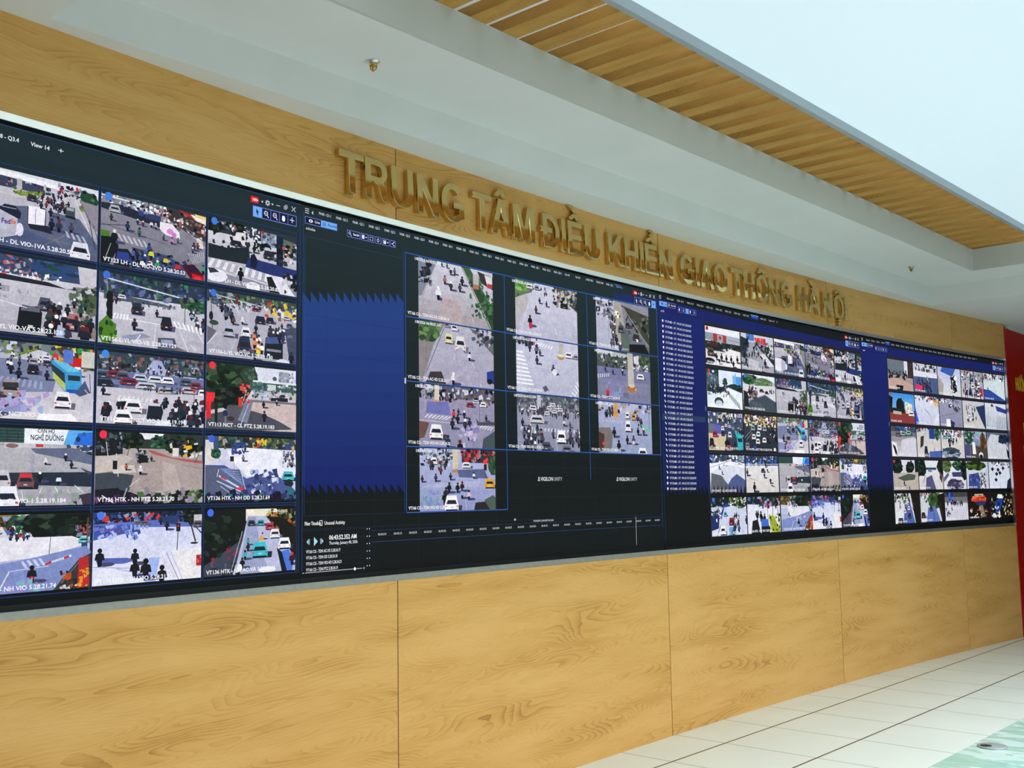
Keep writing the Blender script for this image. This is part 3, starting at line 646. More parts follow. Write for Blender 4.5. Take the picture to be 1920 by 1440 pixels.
def f_dl3(c):
    c.G(0, 0, 100, 100, 'dcdae4', '9a9aa8'); c.R(0, 0, 100, 20, '2a323c'); c.T(6, 8, 10, 12, DKG); c.T(30, 6, 12, 9, DKG); c.B(10, 2, 30, 14, 20, 1.6)
    c.P([(30, 14), (44, 12), (56, 34), (26, 36)], 'd8d4dc'); c.S(38, 2, 58, 18, 26, 1.8, ('fff', 'dde', '889', '334')); c.R(58, 4, 76, 26, '8391a8'); c.B(60, 6, 76, 22, 14, 1.8, ('b9c4d8', '68748c', '445'))
    c.R(76, 6, 84, 60, '14203a'); c.P([(84, 8), (100, 12), (100, 40), (84, 34)], '5a6a5a'); c.B(84, 14, 100, 46, 24, 1.6); c.D(60, 5, 1.5, 3, 'b22')
    c.S(4, 18, 98, 48, 70, 2.8, ('151b20', '1c262a', '2a343a', '0c1216', 'c6c6d4')); c.C(66, 40, 12, 14, '26323a'); c.C(30, 32, 14, 9, '1a2228'); c.M(50, 34, 14, '122'); c.M(42, 36, 13, '223')
    c.P([(0, 40), (20, 42), (44, 34), (46, 62), (0, 62)], '1e262e'); c.P([(44, 50), (80, 54), (100, 56), (100, 76), (60, 70), (40, 66)], '26326c'); c.P([(46, 46), (50, 42), (54, 52), (52, 66), (46, 64)], '121a34')
    c.Z([(4, 62), (100, 76), (100, 90), (0, 74)], 13, 'e4e3ee', .5); c.R(0, 84, 100, 100, '8d8d9b'); c.l(0, 76, 30, 84, 4, 'cfcfdb'); c.l(28, 80, 66, 88, 4, 'd7d7e4')
    c.D(8, 88, 13, 10, 'e6e6f0'); c.P([(0, 78), (6, 77), (12, 82), (2, 86)], '334'); c.M(35, 78, 22, '101418', '111', sh=False); c.D(49, 96, 8, 8, 'e9e9f2'); c.l(44, 92, 54, 92, 2, '667')
    c.P([(66, 72), (82, 72), (98, 100), (74, 100), (64, 84)], 'e3e2ee'); c.P([(64, 76), (70, 74), (80, 100), (68, 100)], '1b1f28'); c.S(84, 66, 100, 98, 22, 3, ('10151a', '22282e', 'c9c9d6'))
def f_yla(c):
    c.G(0, 0, 100, 100, 'd3d1dc', 'aaa8b6'); c.R(0, 0, 100, 24, '39476a'); c.S(0, 0, 66, 24, 90, 2.2, ('22304e', '446', '5a6ca0', '9ab', '334', 'c55', '346')); c.T(66, 10, 20, 12, ('2a4470', '1e3350', '3c5a90', '243'), 24); c.S(20, 18, 70, 26, 40, 1.6, ('eee', 'ccd', '445', '88a'))
    c.P([(84, 0), (100, 0), (100, 24), (86, 24)], 'c6c3cc'); c.P([(0, 24), (60, 28), (76, 34), (100, 26), (100, 34), (0, 32)], '20242e'); c.S(78, 28, 100, 60, 60, 3, ('4a5a50', '2d3c3a', '8a8a86', '5c6a5a', 'ccc'))
    c.T(96, 50, 8, 16, ('4a5a40', '2e3a30', '6c6e60')); c.P([(76, 46), (100, 84), (100, 100), (94, 92)], '8a7a76'); c.M(22, 40, 12, '245'); c.R(24, 40, 30, 48, '9a9aa4')
    c.C(58, 58, 12, 18, '4a5566'); c.P([(38, 66), (52, 62), (56, 70), (55, 96), (36, 96)], '14181e'); c.P([(40, 62), (54, 64), (54, 70), (39, 70)], '667'); c.R(45, 88, 49, 92, 'ccc')
    c.C(80, 78, 13, 24, 'a96a70'); c.K(60, 50, 96, 96, 26, 14, 26, ('14181e', '223', '1c2028', '2a4a40', '334')); c.D(70, 94, 4, 5, '9ab0e0'); c.l(22, 60, 44, 66, 1.5, 'eef'); c.S(20, 44, 50, 60, 8, 1.5, ('99a', 'aab'))
def f_ylb(c):
    c.G(0, 0, 100, 100, 'd6d4df', 'b4b2bf'); c.R(0, 0, 100, 30, '2c3a4c'); c.S(0, 0, 100, 28, 110, 2.6, ('1c3040', '2e5a4a', '446', '5a6ca0', '3a7a50', '223', '889', '40509a')); c.l(4, 8, 84, 22, 3.5, 'cfd2de'); c.l(6, 4, 8, 36, 3, '889')
    c.P([(74, 20), (100, 22), (100, 40), (76, 34)], '3d5c3a'); c.T(92, 30, 10, 10, GRN); c.l(80, 26, 80, 60, 2, '2a3a3c'); c.R(78, 20, 82, 28, '223'); c.P([(4, 28), (26, 30), (60, 34), (70, 38), (4, 38)], '4a5868')
    c.K(6, 30, 40, 42, 9, 8, 12); c.C(20, 32, 8, 6, 'dde'); c.S(12, 34, 100, 40, 30, 1.4, ('445', '778')); c.K(86, 42, 100, 60, 8, 12, 16)
    c.R(7, 26, 12, 66, '23282c'); c.D(9, 34, 3, 7, '16191c'); c.D(9, 46, 3, 8, '16191c'); c.D(9, 58, 2.6, 6, '15181b'); c.C(34, 46, 11, 17, '2a303c'); c.M(53, 48, 12, '223')
    c.Z([(14, 56), (28, 56), (28, 64), (12, 64)], 5, 'f2f2fa'); c.Z([(68, 56), (100, 62), (100, 72), (72, 66)], 7, 'f4f4fb', .45); c.l(18, 62, 82, 66, 1.6, 'eff'); c.l(52, 62, 50, 100, 1.6, 'eef'); c.l(74, 66, 84, 100, 1.6, 'eef'); c.l(92, 68, 100, 84, 1.6, 'eef')
    c.C(62, 62, 12, 20, '20242e'); c.M(32, 68, 18, '222838'); c.P([(20, 88), (40, 80), (48, 84), (24, 94)], '8d94b0'); c.l(34, 92, 38, 82, 2.4, 'eef'); c.T(7, 82, 9, 18, ('4c7a28', '2e5a1c', '6a9a3a', '1c3a14'), 18)
    c.P([(54, 84), (70, 82), (74, 100), (54, 104)], '4a4f60'); c.P([(57, 86), (68, 85), (69, 93), (57, 94)], '9ca2c4'); c.P([(72, 94), (84, 100), (70, 104)], '667'); c.l(86, 88, 92, 96, 2, 'eef')
def f_ylc(c):
    c.G(0, 0, 100, 100, 'b9b7c6', 'aaa8b8'); c.R(0, 0, 100, 16, '3a4a44'); c.S(0, 0, 100, 16, 90, 2.4, ('2c4a3a', '446', '5c7a50', '223', '99a', '7a8a60')); c.l(6, 6, 60, 14, 3, 'b9bcc8'); c.S(62, 6, 100, 30, 50, 2.6, ('e0c030', 'c33', '2a4a9a', 'eee', '334', '7a6a50'))
    c.C(8, 16, 10, 9, '4a6a80'); c.C(14, 20, 10, 8, '3c5a70'); c.S(4, 12, 60, 24, 40, 1.6, ('334', '778', 'ccd', '556')); c.l(26, 12, 34, 30, 2.5, 'dde'); c.R(30, 4, 33, 16, '733'); c.C(52, 20, 8, 6, '7a2a36'); c.C(88, 26, 9, 7, 'ccd')
    c.K(14, 24, 34, 40, 9, 14, 18, ('223', '446', '667')); c.M(28, 42, 14, '643'); c.M(38, 40, 13, 'dde'); c.C(58, 36, 13, 13, '1a2a38', sh='889'); c.C(69, 34, 10, 10, '232c3a'); c.C(92, 38, 8, 7, '4a5a70'); c.M(83, 40, 10, '223')
    c.l(4, 22, 6, 70, 3, '556a66'); c.D(4, 40, 2.2, 7, '1c2226'); c.D(7, 50, 5, 4, '334a3a'); c.P([(0, 56), (10, 62), (0, 84)], '6a6472'); c.l(0, 84, 10, 66, 2.2, 'dcdce4')
    c.l(34, 56, 24, 100, 1.2, 'c8c6d6'); c.l(16, 70, 4, 100, 1.2, 'c8c6d6'); c.C(23, 60, 14, 19, 'aab2c4'); c.C(42, 58, 11, 16, 'e2e4ea'); c.C(40, 80, 16, 28, '2a3448'); c.R(34, 88, 46, 92, '99a')
    c.K(52, 48, 86, 62, 18, 14, 18, ('223', '334', '8a3a4a', '445', '2a3a6a')); c.K(50, 62, 60, 84, 10, 16, 20, ('c96', 'eee', '223', 'd8804a')); c.D(55, 88, 3, 5, 'd8d02a'); c.M(52, 92, 18, '2a4a6a')
    c.P([(64, 62), (78, 58), (84, 68), (84, 96), (62, 96)], '1c222e'); c.P([(65, 62), (78, 59), (80, 70), (64, 72)], '4a5a8c'); c.R(65, 80, 82, 84, '889'); c.R(66, 88, 69, 91, 'eee'); c.M(80, 60, 16, '223')
    c.P([(86, 44), (100, 40), (100, 100), (92, 100)], '454c64'); c.D(92, 56, 4, 3, '667090', 8, .4); c.M(94, 90, 22, '16203a'); c.D(84, 102, 9, 8, 'dde')
def f_nc3(c):
    c.G(0, 0, 100, 100, 'aeb2c8', 'd2cdd4'); c.R(0, 0, 100, 16, '6d7a80'); c.S(0, 0, 60, 16, 60, 2.2, ('445', '99a', '6a8a40', '334', 'ccd', '8a9a60')); c.P([(26, 26), (52, 6), (54, 9), (30, 28)], '7a8a30'); c.P([(30, 24), (54, 8), (66, 12), (56, 30)], 'c9c8d6')
    c.P([(66, 0), (100, 0), (100, 30), (80, 26)], '44403a'); c.S(64, 0, 100, 30, 70, 2.4, ('c92', '2a9a50', 'c33', 'eee', '334', '7a6a50', 'e8d060')); c.R(74, 4, 82, 22, '5a7ad0'); c.R(82, 14, 89, 26, 'c8201c'); c.R(89, 4, 100, 26, 'c8c8c0')
    c.P([(0, 26), (40, 22), (62, 26), (70, 34), (66, 62), (30, 66), (0, 60)], '7a82a2'); c.K(30, 14, 70, 28, 20, 7, 10, ('445', 'ddd', '667', '223')); c.C(50, 34, 10, 14, '1a2230'); c.C(50, 24, 8, 9, '99a'); c.C(61, 24, 8, 9, '445'); c.C(60, 18, 7, 7, 'dde')
    c.M(33, 34, 16, '223'); c.M(39, 40, 16, '223'); c.M(61, 40, 14, '223'); c.M(88, 34, 10, '223'); c.Z([(26, 46), (60, 50), (60, 60), (22, 56)], 8, '99a3c8')
    c.P([(64, 20), (76, 22), (89, 32), (90, 62), (76, 62), (65, 42)], '3d9ad2'); c.P([(64, 24), (75, 36), (76, 54), (65, 38)], '2a3848'); c.P([(65, 34), (76, 50), (76, 60), (66, 44)], 'b4c060'); c.P([(78, 38), (88, 38), (88, 45), (78, 45)], '24303c'); c.P([(77, 57), (89, 57), (89, 62), (77, 62)], '2a52b0'); c.P([(65, 20), (76, 22), (88, 32), (77, 34)], '6ac2e8'); c.P([(92, 44), (97, 60), (88, 66), (84, 62)], '4a547c')
    c.P([(0, 70), (40, 74), (50, 88), (22, 100), (0, 100)], '8a90ba'); c.C(33, 62, 15, 24, '9e8f94', sh='556080'); c.P([(27, 54), (39, 53), (39, 60), (27, 60)], '333'); c.C(74, 72, 15, 22, 'eceaf2', sh='667'); c.M(17, 58, 22, '1c2030'); c.D(27, 78, 6, 9, '433'); c.M(22, 84, 22, '5a4048')
    c.l(96, 34, 97, 60, 1.5, '334'); c.l(92, 56, 100, 70, 2, 'ccd'); c.P([(56, 92), (82, 90), (88, 100), (54, 100)], 'f4f2f8'); c.S(26, 66, 62, 86, 18, 3, ('a8a2d8', 'b49ad0', '9ab4e0'))
def f_nc2(c):
    c.G(0, 0, 100, 100, 'a5abc6', 'd0cdd6'); c.R(0, 0, 100, 26, '37424e'); c.S(0, 0, 100, 26, 160, 2.2, ('223', '334a50', '6a7a86', '8a5a50', '4a5a3a', '99a', '2a3a6a', '445')); c.P([(50, 6), (58, 6), (66, 30), (40, 30)], 'a4aed2'); c.K(10, 14, 92, 28, 50, 6, 9)
    c.P([(0, 26), (100, 28), (100, 48), (0, 50)], '6a74a0')
    for x, y, w, co in ((5, 33, 16, '334a60'), (14, 31, 13, '7a2a38'), (22, 33, 13, '4a4a5a'), (38, 33, 14, 'b8c4d8'), (52, 34, 15, 'd4d8e4'), (64, 34, 13, 'e8eaf0'), (82, 34, 14, '4a6070'), (6, 44, 18, '1c2a36'), (28, 40, 18, '7a2c40'), (44, 44, 22, 'c3cad8'), (62, 49, 18, 'b4b2b2'), (85, 46, 16, 'c8b8c4'), (92, 38, 12, '803844'), (99, 48, 10, 'eee')): c.C(x, y, w, 10, co, sh='445070')
    c.K(24, 44, 98, 52, 12, 8, 11, ('778', '445')); c.P([(0, 50), (40, 50), (56, 54), (100, 52), (100, 100), (0, 100)], 'c7c4d0'); c.Z([(20, 60), (56, 62), (56, 68), (16, 66)], 9, 'dcdae4'); c.Z([(2, 54), (10, 54), (8, 62), (-2, 62)], 3, 'dfdde6')
    c.l(90, 44, 90, 62, 1.5, '633'); c.D(90, 46, 1.6, 2.5, 'c33'); c.M(5, 54, 14, '223'); c.K(18, 66, 26, 72, 3, 15, 17, ('112', '223')); c.K(50, 62, 94, 74, 15, 15, 18, ('112', '223', '1c2a3a', '2a3a34')); c.K(62, 76, 94, 94, 14, 20, 26, ('1c2434', '223', '16203a', '2a3040'))
    c.K(6, 74, 16, 90, 4, 20, 24, ('14181e', '223')); c.C(32, 74, 17, 20, 'e8e8ee', sh='667'); c.C(23, 90, 18, 20, 'f0f0f4', sh='445'); c.P([(46, 70), (58, 69), (60, 80), (58, 92), (44, 92)], '1c2230'); c.R(46, 68, 57, 72, 'ccd'); c.P([(54, 94), (66, 92), (68, 100), (52, 100)], 'e8e8ee')
    c.l(93, 70, 98, 84, 2, '445'); c.P([(96, 60), (100, 58), (100, 66), (95, 66)], '622'); c.M(99, 80, 26, '112')
def f_ncp(c):
    c.G(0, 0, 100, 100, 'd6d3dc', 'c6b8ba'); c.R(44, 0, 100, 24, 'd9dced'); c.P([(0, 0), (52, 0), (56, 20), (40, 60), (0, 74)], '26352c'); c.T(18, 20, 24, 30, ('1a2a1e', '26382a', '3a5038', '101810', '4a6448'), 46); c.T(46, 14, 9, 12, ('2e4234', '3e5848', '506a58'), 14); c.T(24, 52, 16, 18, DKG, 24)
    c.R(80, 4, 92, 22, '9aa2b4'); c.S(80, 4, 100, 20, 20, 1.4, ('778', 'bcd', '99a')); c.D(75, 16, 2.6, 3.4, '556'); c.R(50, 21, 100, 24, 'e6e8ee'); c.R(46, 24, 100, 37, '3e5a54'); c.R(66, 26, 76, 36, 'c8d2cf'); c.S(50, 25, 66, 36, 14, 2, ('557a70', '6a8a86', '2c4a44')); c.S(78, 25, 100, 30, 18, 1.4, ('eee', '9ab'))
    c.R(50, 37, 100, 48, 'a9b4c6'); c.S(50, 36, 100, 50, 60, 1.8, ('445', '7a90c0', 'ccd', '223', '4a5a40', 'e8c090')); c.P([(70, 47), (90, 46), (90, 52), (70, 52)], '223'); c.P([(44, 52), (100, 52), (100, 58), (46, 58)], '77747f'); c.P([(46, 56), (100, 56), (100, 100), (70, 86), (40, 82)], 'cdb9b8')
    c.P([(38, 66), (62, 74), (80, 84), (96, 96), (60, 100), (0, 100), (0, 80)], '4a4c58'); c.P([(42, 54), (36, 66), (30, 84), (44, 90), (50, 56)], '7a7f96'); c.l(46, 56, 36, 96, 2.4, 'bcc0dc'); c.P([(22, 64), (40, 62), (34, 84), (18, 96)], '55555f')
    c.P([(0, 46), (9, 46), (8, 58), (5, 62), (5, 84), (0, 86)], 'e4242c'); c.D(3, 52, 6, 8, 'ee3038', 9, .3); c.R(34, 50, 38, 64, 'e0382e'); c.D(38, 36, 3, 5, 'd64a50', 8, .4); c.S(36, 30, 46, 62, 16, 1.4, ('d33', 'e66', 'dcc')); c.l(43, 38, 38, 60, 1.5, 'dcb')
    c.M(62, 58, 12, '112'); c.M(77, 54, 9, '223'); c.M(63, 76, 18, '223'); c.D(20, 76, 3, 5, '22305a'); c.l(20, 80, 20, 94, 1.6, '99a'); c.R(9, 60, 12, 92, '15201a'); c.D(26, 84, 4, 4, '3a3030'); c.l(48, 66, 100, 88, 1, 'a8989c')
def f_nc1(c):
    c.G(0, 0, 100, 100, 'bdbac4', '9f9fa6'); c.R(0, 0, 45, 19, '27413f'); 
    for i in range(6): c.l(0, 2+i*4, 45, 2+i*4, 1, '4a6a66'); c.l(8*i, 0, 8*i, 19, 1, '16282a')
    c.R(45, -2, 100, 20, 'e8eef6'); c.P([(80, 0), (100, 0), (100, 20), (76, 20)], '5aa8e8'); c.P([(88, 4), (100, 2), (100, 20), (84, 20)], '2a6ad8'); c.D(88, 12, 2, 4, '1a3a5a'); c.D(93, 5, 2, 3, '2a5a9a')
    c.P([(30, 19), (60, 20), (66, 24), (30, 26)], 'c9c5cc'); c.R(54, 20, 60, 24, 'c33a3a'); c.S(80, 20, 100, 34, 24, 2, ('223', '334a6a', '445', '667')); c.P([(50, 26), (84, 24), (100, 34), (100, 46), (54, 32)], '626a86'); c.D(36, 23, 5, 3, '866')
    c.P([(20, 58), (100, 56), (100, 76), (20, 72)], '262e40'); c.P([(50, 33), (53, 33), (53, 56), (50, 56)], 'a5a2b4'); c.M(62, 42, 10, 'ddd'); c.M(78, 36, 11, '223'); c.M(83, 46, 11, '223'); c.M(58, 62, 15, '122'); c.M(73, 66, 14, 'cdd'); c.P([(90, 50), (100, 56), (98, 60)], '445')
    c.l(60, 76, 56, 92, 1.8, 'd8d8dc'); c.l(70, 76, 74, 86, 2.4, 'e6e6ea'); c.l(80, 80, 86, 92, 1.8, 'd8d8dc'); c.l(86, 74, 94, 84, 2, 'd8d8dc'); c.l(44, 80, 46, 96, 1.8, 'd8d8dc')
    c.C(29, 66, 14, 24, 'c9c4cc', sh='223'); c.C(47, 68, 14, 20, '6a4a52', roof='d83038', sh='223'); c.C(33, 90, 20, 30, 'e9eaf2', sh='334'); c.R(28, 84, 38, 90, '1a2436'); c.P([(80, 90), (100, 84), (100, 100), (88, 100)], '3a3040'); c.S(50, 80, 100, 98, 14, 4, ('8a9a94', 'a8a0b4', '8aa090'))
def f_htp(c):
    c.G(0, 0, 100, 100, 'b0a6a4', '968e90'); c.R(0, 0, 100, 22, '2c3630'); c.P([(38, 0), (62, 0), (58, 8), (42, 9)], 'e8eaf2'); c.T(32, 10, 10, 14, DKG, 20); c.T(58, 12, 10, 10, GRN, 18); c.T(78, 14, 16, 14, DKG, 30); c.P([(0, 0), (22, 0), (24, 30), (0, 36)], '171c20'); c.S(0, 0, 24, 34, 30, 2, ('223', '3a4a50', '556', '99a'))
    c.S(64, 10, 100, 32, 40, 2.4, ('101410', 'e0b020', 'ddd', '334', '23301f')); c.R(70, 20, 76, 32, 'ddd8d4'); c.l(30, 18, 28, 34, 2, '6a5a40'); c.P([(0, 34), (26, 32), (34, 36), (16, 54), (0, 58)], 'c3b8b2'); c.P([(46, 24), (50, 24), (70, 34), (100, 38), (100, 42), (60, 40)], 'b05a58')
    c.P([(46, 26), (52, 30), (84, 40), (100, 42), (100, 100), (36, 100), (30, 60), (36, 40)], 'a89a98'); c.P([(60, 40), (72, 44), (84, 100), (62, 100)], 'b8aaa6'); c.P([(0, 58), (14, 56), (34, 60), (30, 82), (0, 92)], '3f4450'); c.P([(14, 52), (24, 46), (34, 46), (36, 56), (16, 58)], 'd0c6c0')
    c.S(36, 24, 46, 42, 22, 1.8, ('112', '223', '445', '778')); c.P([(38, 30), (46, 32), (47, 42), (38, 42)], '14181c'); c.M(40, 52, 14, 'ccc'); c.M(27, 48, 10, 'c8502a'); c.M(50, 36, 8, '223'); c.l(9, 14, 12, 46, 2, 'c8c8d0'); c.l(18, 30, 20, 62, 2, 'cfcfd6'); c.R(15, 40, 19, 52, '15181c'); c.l(78, 44, 100, 50, 1.2, '847a80'); c.l(96, 26, 92, 42, 1.5, '445')
    c.P([(0, 80), (16, 78), (32, 84), (44, 92), (60, 88), (100, 92), (100, 100), (0, 100)], '1a1622'); c.S(0, 80, 34, 98, 18, 3, ('3a1a4a', '15101c', '6a3a7a')); c.S(40, 82, 100, 98, 60, 3.4, ('101812', '8a8290', '243420', '15101a', 'b0a8ae', '4a6a3a')); c.l(6, 88, 16, 98, 3, 'd8d8e4'); c.l(28, 78, 24, 96, 3, '9ab'); c.l(30, 76, 40, 64, 2, 'c8c4cc')
def f_hto(c):
    c.G(0, 0, 100, 100, 'd4d6e8', 'c3c6de'); c.R(0, 0, 100, 18, '2c3a34'); c.S(0, 0, 100, 16, 110, 2.6, ('243', '354', '6a7a40', '223', '99a', '4a5a40', 'c96', '2a4a8a')); c.S(55, 0, 66, 14, 10, 2, ('e0c820', 'c33')); c.R(8, 0, 14, 34, '39507c'); c.P([(0, 6), (8, 6), (10, 40), (0, 42)], 'd8d4d2'); c.T(11, 26, 6, 8, GRN)
    c.P([(22, 22), (40, 16), (80, 18), (100, 30), (100, 56), (88, 66), (44, 60), (30, 40)], 'e9eaf8'); c.S(28, 12, 42, 26, 26, 2, ('223', '2a4a9a', '446')); c.M(40, 32, 11, '778'); c.M(42, 18, 9, '223'); c.l(29, 28, 32, 62, 1.5, '889'); c.R(26, 30, 30, 38, '1c2024'); c.K(84, 22, 100, 40, 12, 10, 12, ('889', '99a', '556'))
    c.P([(0, 44), (20, 44), (34, 56), (44, 64), (70, 52), (90, 70), (100, 84), (100, 100), (0, 100)], '4a5690'); c.P([(0, 44), (14, 48), (30, 76), (20, 100), (0, 100)], '565c78'); c.P([(16, 48), (36, 50), (42, 72), (38, 82), (16, 66)], '55648e')
    for i in range(7): c.l(16+i*2, 50+i*2, 34+i, 50+i*4, 1.4, 'a4b0da')
    c.l(14, 60, 38, 80, 5, 'd0d4ea'); c.l(16, 61, 22, 66, 5, 'c23a3e'); c.D(37, 80, 4, 3, 'd83a48'); c.l(12, 68, 40, 86, 3, 'c8cce8'); c.l(38, 56, 43, 84, 2, 'c8cce8'); c.l(14, 50, 12, 62, 2, 'dde'); c.l(16, 76, 34, 94, 2.2, 'a9b6e2'); c.l(20, 74, 40, 92, 2.2, 'a9b6e2')
    c.S(46, 52, 80, 96, 60, 2.8, ('d8dcf2', '3f4a80', 'aab4dc', '2e3868', '5a68a0')); c.C(91, 60, 15, 15, '36b4c4', sh='1c2a3a'); c.D(92, 72, 5, 6, '1c2630', 8, .3); c.S(84, 30, 100, 46, 14, 1.5, ('445', '99a')); c.P([(0, 88), (30, 92), (100, 90), (100, 100), (0, 100)], '151422'); c.S(0, 84, 100, 97, 40, 3.2, ('1a1430', '141220', '3a2a6a', '0e1020', '2a6a7a'))
def f_htv(c):
    c.G(0, 0, 100, 100, 'dfe0ee', '7a86b8'); c.T(14, 8, 30, 16, ('4a3c18', '6a5a24', '2a3418', '8a7a3a'), 40); c.P([(30, 2), (60, 4), (56, 26), (36, 26)], '8fa2cc'); c.T(44, 12, 12, 12, GRN, 20); c.S(20, 8, 60, 28, 60, 2.2, ('1c2a20', 'c44', '4a6ab0', 'ddd', '3a4a34', '223')); c.T(76, 12, 28, 26, DKG, 60); c.T(72, 32, 10, 8, DKG, 12); c.S(86, 16, 100, 30, 20, 2, ('889', '446', 'b55'))
    c.P([(20, 28), (60, 30), (84, 30), (100, 40), (60, 56), (20, 60)], 'e3e2ec'); c.K(34, 22, 52, 30, 10, 7, 9); c.C(94, 36, 10, 8, '5ac8c8'); c.M(22, 50, 14, '445'); c.l(67, 30, 66, 56, 1.8, '556'); c.l(97, 6, 96, 74, 3, '6a4a2a'); c.R(92, 40, 97, 50, '28407a')
    c.P([(0, 66), (40, 60), (96, 44), (100, 52), (100, 90), (70, 100), (0, 100)], '7d8cc4'); c.Z([(44, 60), (62, 57), (66, 66), (48, 70)], 4, 'c4cae6'); c.l(62, 66, 84, 56, 5, 'cfd4e8'); c.l(63, 66, 68, 63, 5, 'c22a30'); c.l(78, 59, 82, 57, 5, 'c22a30'); c.l(36, 72, 28, 98, 3.4, 'd8d8d8'); c.l(36, 72, 66, 68, 1.6, 'ccd4ee')
    c.M(53, 76, 24, '181620', '111'); c.D(53, 82, 1.6, 2, 'e03030'); c.S(34, 82, 60, 98, 16, 3, ('8a9ad8', '7ab0c0', '8a80c8')); c.P([(100, 54), (90, 62), (78, 84), (70, 100), (100, 100)], '3a3436'); c.l(92, 62, 76, 92, 2, '7a7078'); c.S(76, 78, 90, 100, 24, 2.4, ('1a2a1a', 'c05020', 'ccc', '223')); c.P([(90, 60), (98, 58), (99, 98), (89, 100)], 'b8262a'); c.S(90, 74, 98, 98, 16, 1.6, ('e0a030', 'd89020'))
def f_hv2(c):
    c.G(0, 0, 100, 100, 'c6cdf0', 'e4e4f2'); c.R(0, 0, 100, 18, '1b2748'); c.S(0, 0, 100, 16, 130, 2.2, ('101a38', '28407a', '5a6ab0', '112', 'c33', '99a', '0e1424')); c.P([(0, 16), (60, 12), (100, 20), (100, 24), (40, 22), (0, 30)], '5b70c0'); c.P([(0, 18), (36, 18), (28, 30), (0, 38)], '3c53a8'); c.S(0, 18, 40, 36, 34, 2.2, ('2e4496', '6a80cc', 'a8b6ea'))
    c.Z([(32, 18), (50, 16), (50, 24), (32, 26)], 5, '98a6e0'); c.P([(58, 8), (78, 6), (76, 20), (58, 16)], '2a3a6a'); c.R(36, 13, 48, 18, '556'); c.M(66, 20, 15, '1a2034'); c.M(60, 14, 10, '223'); c.C(45, 16, 8, 6, '667')
    c.P([(82, 0), (100, 0), (100, 18), (88, 22)], '14201a'); c.T(90, 8, 10, 10, DKG, 16); c.l(88, 14, 94, 46, 4, '2c2420'); c.l(88, 14, 100, 34, 3, '2c2420'); c.R(92, 6, 100, 20, 'c9c4cc'); c.C(96, 20, 10, 10, '556'); c.D(93, 48, 4, 1.6, '2c2826'); c.l(77, 22, 76, 60, 2.4, '33363f'); c.R(75, 18, 79, 30, '1c1c22'); c.D(77, 22, 1, 1.5, 'd22')
    c.P([(72, 58), (100, 54), (100, 100), (82, 100)], 'e9e6ea'); c.l(16, 26, 6, 24, 1.2, 'c23a50'); c.l(18, 28, 24, 26, 2.4, 'c22a38'); c.l(24, 34, 44, 42, 1, 'a8acc8'); c.l(44, 42, 52, 62, 1, 'a8acc8'); c.l(66, 60, 78, 100, 2.2, '9a94a8'); c.l(70, 60, 82, 100, 1, '8a8494')
    c.P([(2, 62), (30, 64), (40, 68), (26, 72), (4, 70)], '5566b4'); c.l(0, 74, 40, 80, 1.6, '8a90b8'); c.l(20, 78, 44, 88, 3, 'a8b4e4'); c.P([(50, 66), (60, 66), (56, 100), (46, 100)], '9fb4ee')
    c.M(6, 60, 26, '12141c', '15161c'); c.M(37, 62, 24, '15161e', '111'); c.M(37, 78, 28, '101218', '111'); c.M(47, 80, 32, '15161e', '111'); c.M(62, 90, 30, '14151c', '111'); c.R(95, 66, 100, 82, 'b01e28'); c.S(95, 68, 100, 80, 6, 1, ('e66',))
def f_hva(c):
    c.G(0, 0, 100, 100, '10140f', '0c0e10'); c.P([(44, 0), (78, 0), (84, 16), (44, 18)], 'ece6d4'); c.S(68, 0, 84, 22, 26, 2.6, ('a8802a', 'c8a050', '3a2a14', '6a8a3a')); c.P([(46, 10), (66, 12), (84, 44), (100, 82), (100, 100), (30, 100), (40, 50)], 'b7bad8'); c.P([(46, 12), (54, 12), (60, 60), (70, 100), (36, 100), (42, 50)], '98a0c4')
    c.S(70, 0, 100, 40, 60, 2.6, ('0e0c0a', 'b05a20', '2a3a20', '4a3a2a', '15160f', '8a9a70')); c.P([(66, 12), (80, 30), (92, 60), (100, 76), (100, 30), (84, 14)], '17140f'); c.P([(36, 50), (42, 34), (34, 84), (24, 100), (0, 100), (0, 84)], '3c4052'); c.S(0, 40, 36, 100, 26, 2.4, ('1c2a20', '556', '2a2c36', '8a2a3a', '1a1c22')); c.l(40, 34, 28, 96, 1.6, 'c0c2d4'); c.T(10, 30, 22, 30, DKG, 30)
    c.C(50, 22, 9, 9, '2a3a44'); c.C(60, 22, 9, 9, '2a98a8', sh='2a3040'); c.C(70, 28, 10, 11, 'c23048', sh='4a5270'); c.C(76, 40, 12, 15, 'e8e8f0', sh='556080'); c.M(62, 42, 12, 'caa'); c.D(61, 47, 2.4, 4, 'd8a040')
    c.C(59, 64, 19, 24, '38c0cc', sh='1a2a34'); c.C(87, 56, 15, 18, 'eef0f6', sh='2a3048'); c.P([(80, 70), (92, 66), (98, 84), (96, 100), (84, 100)], '4a78d8'); c.P([(78, 62), (84, 70), (90, 100), (84, 100)], '10142a'); c.M(46, 50, 12, '2aa0a0'); c.M(46, 58, 14, '16202a'); c.M(43, 70, 16, '3ab4c0'); c.M(40, 82, 18, '111'); c.D(37, 90, 3, 6, 'eee'); c.M(96, 80, 22, '3a1418', 'c33'); c.D(68, 96, 10, 5, 'f0f0f6')
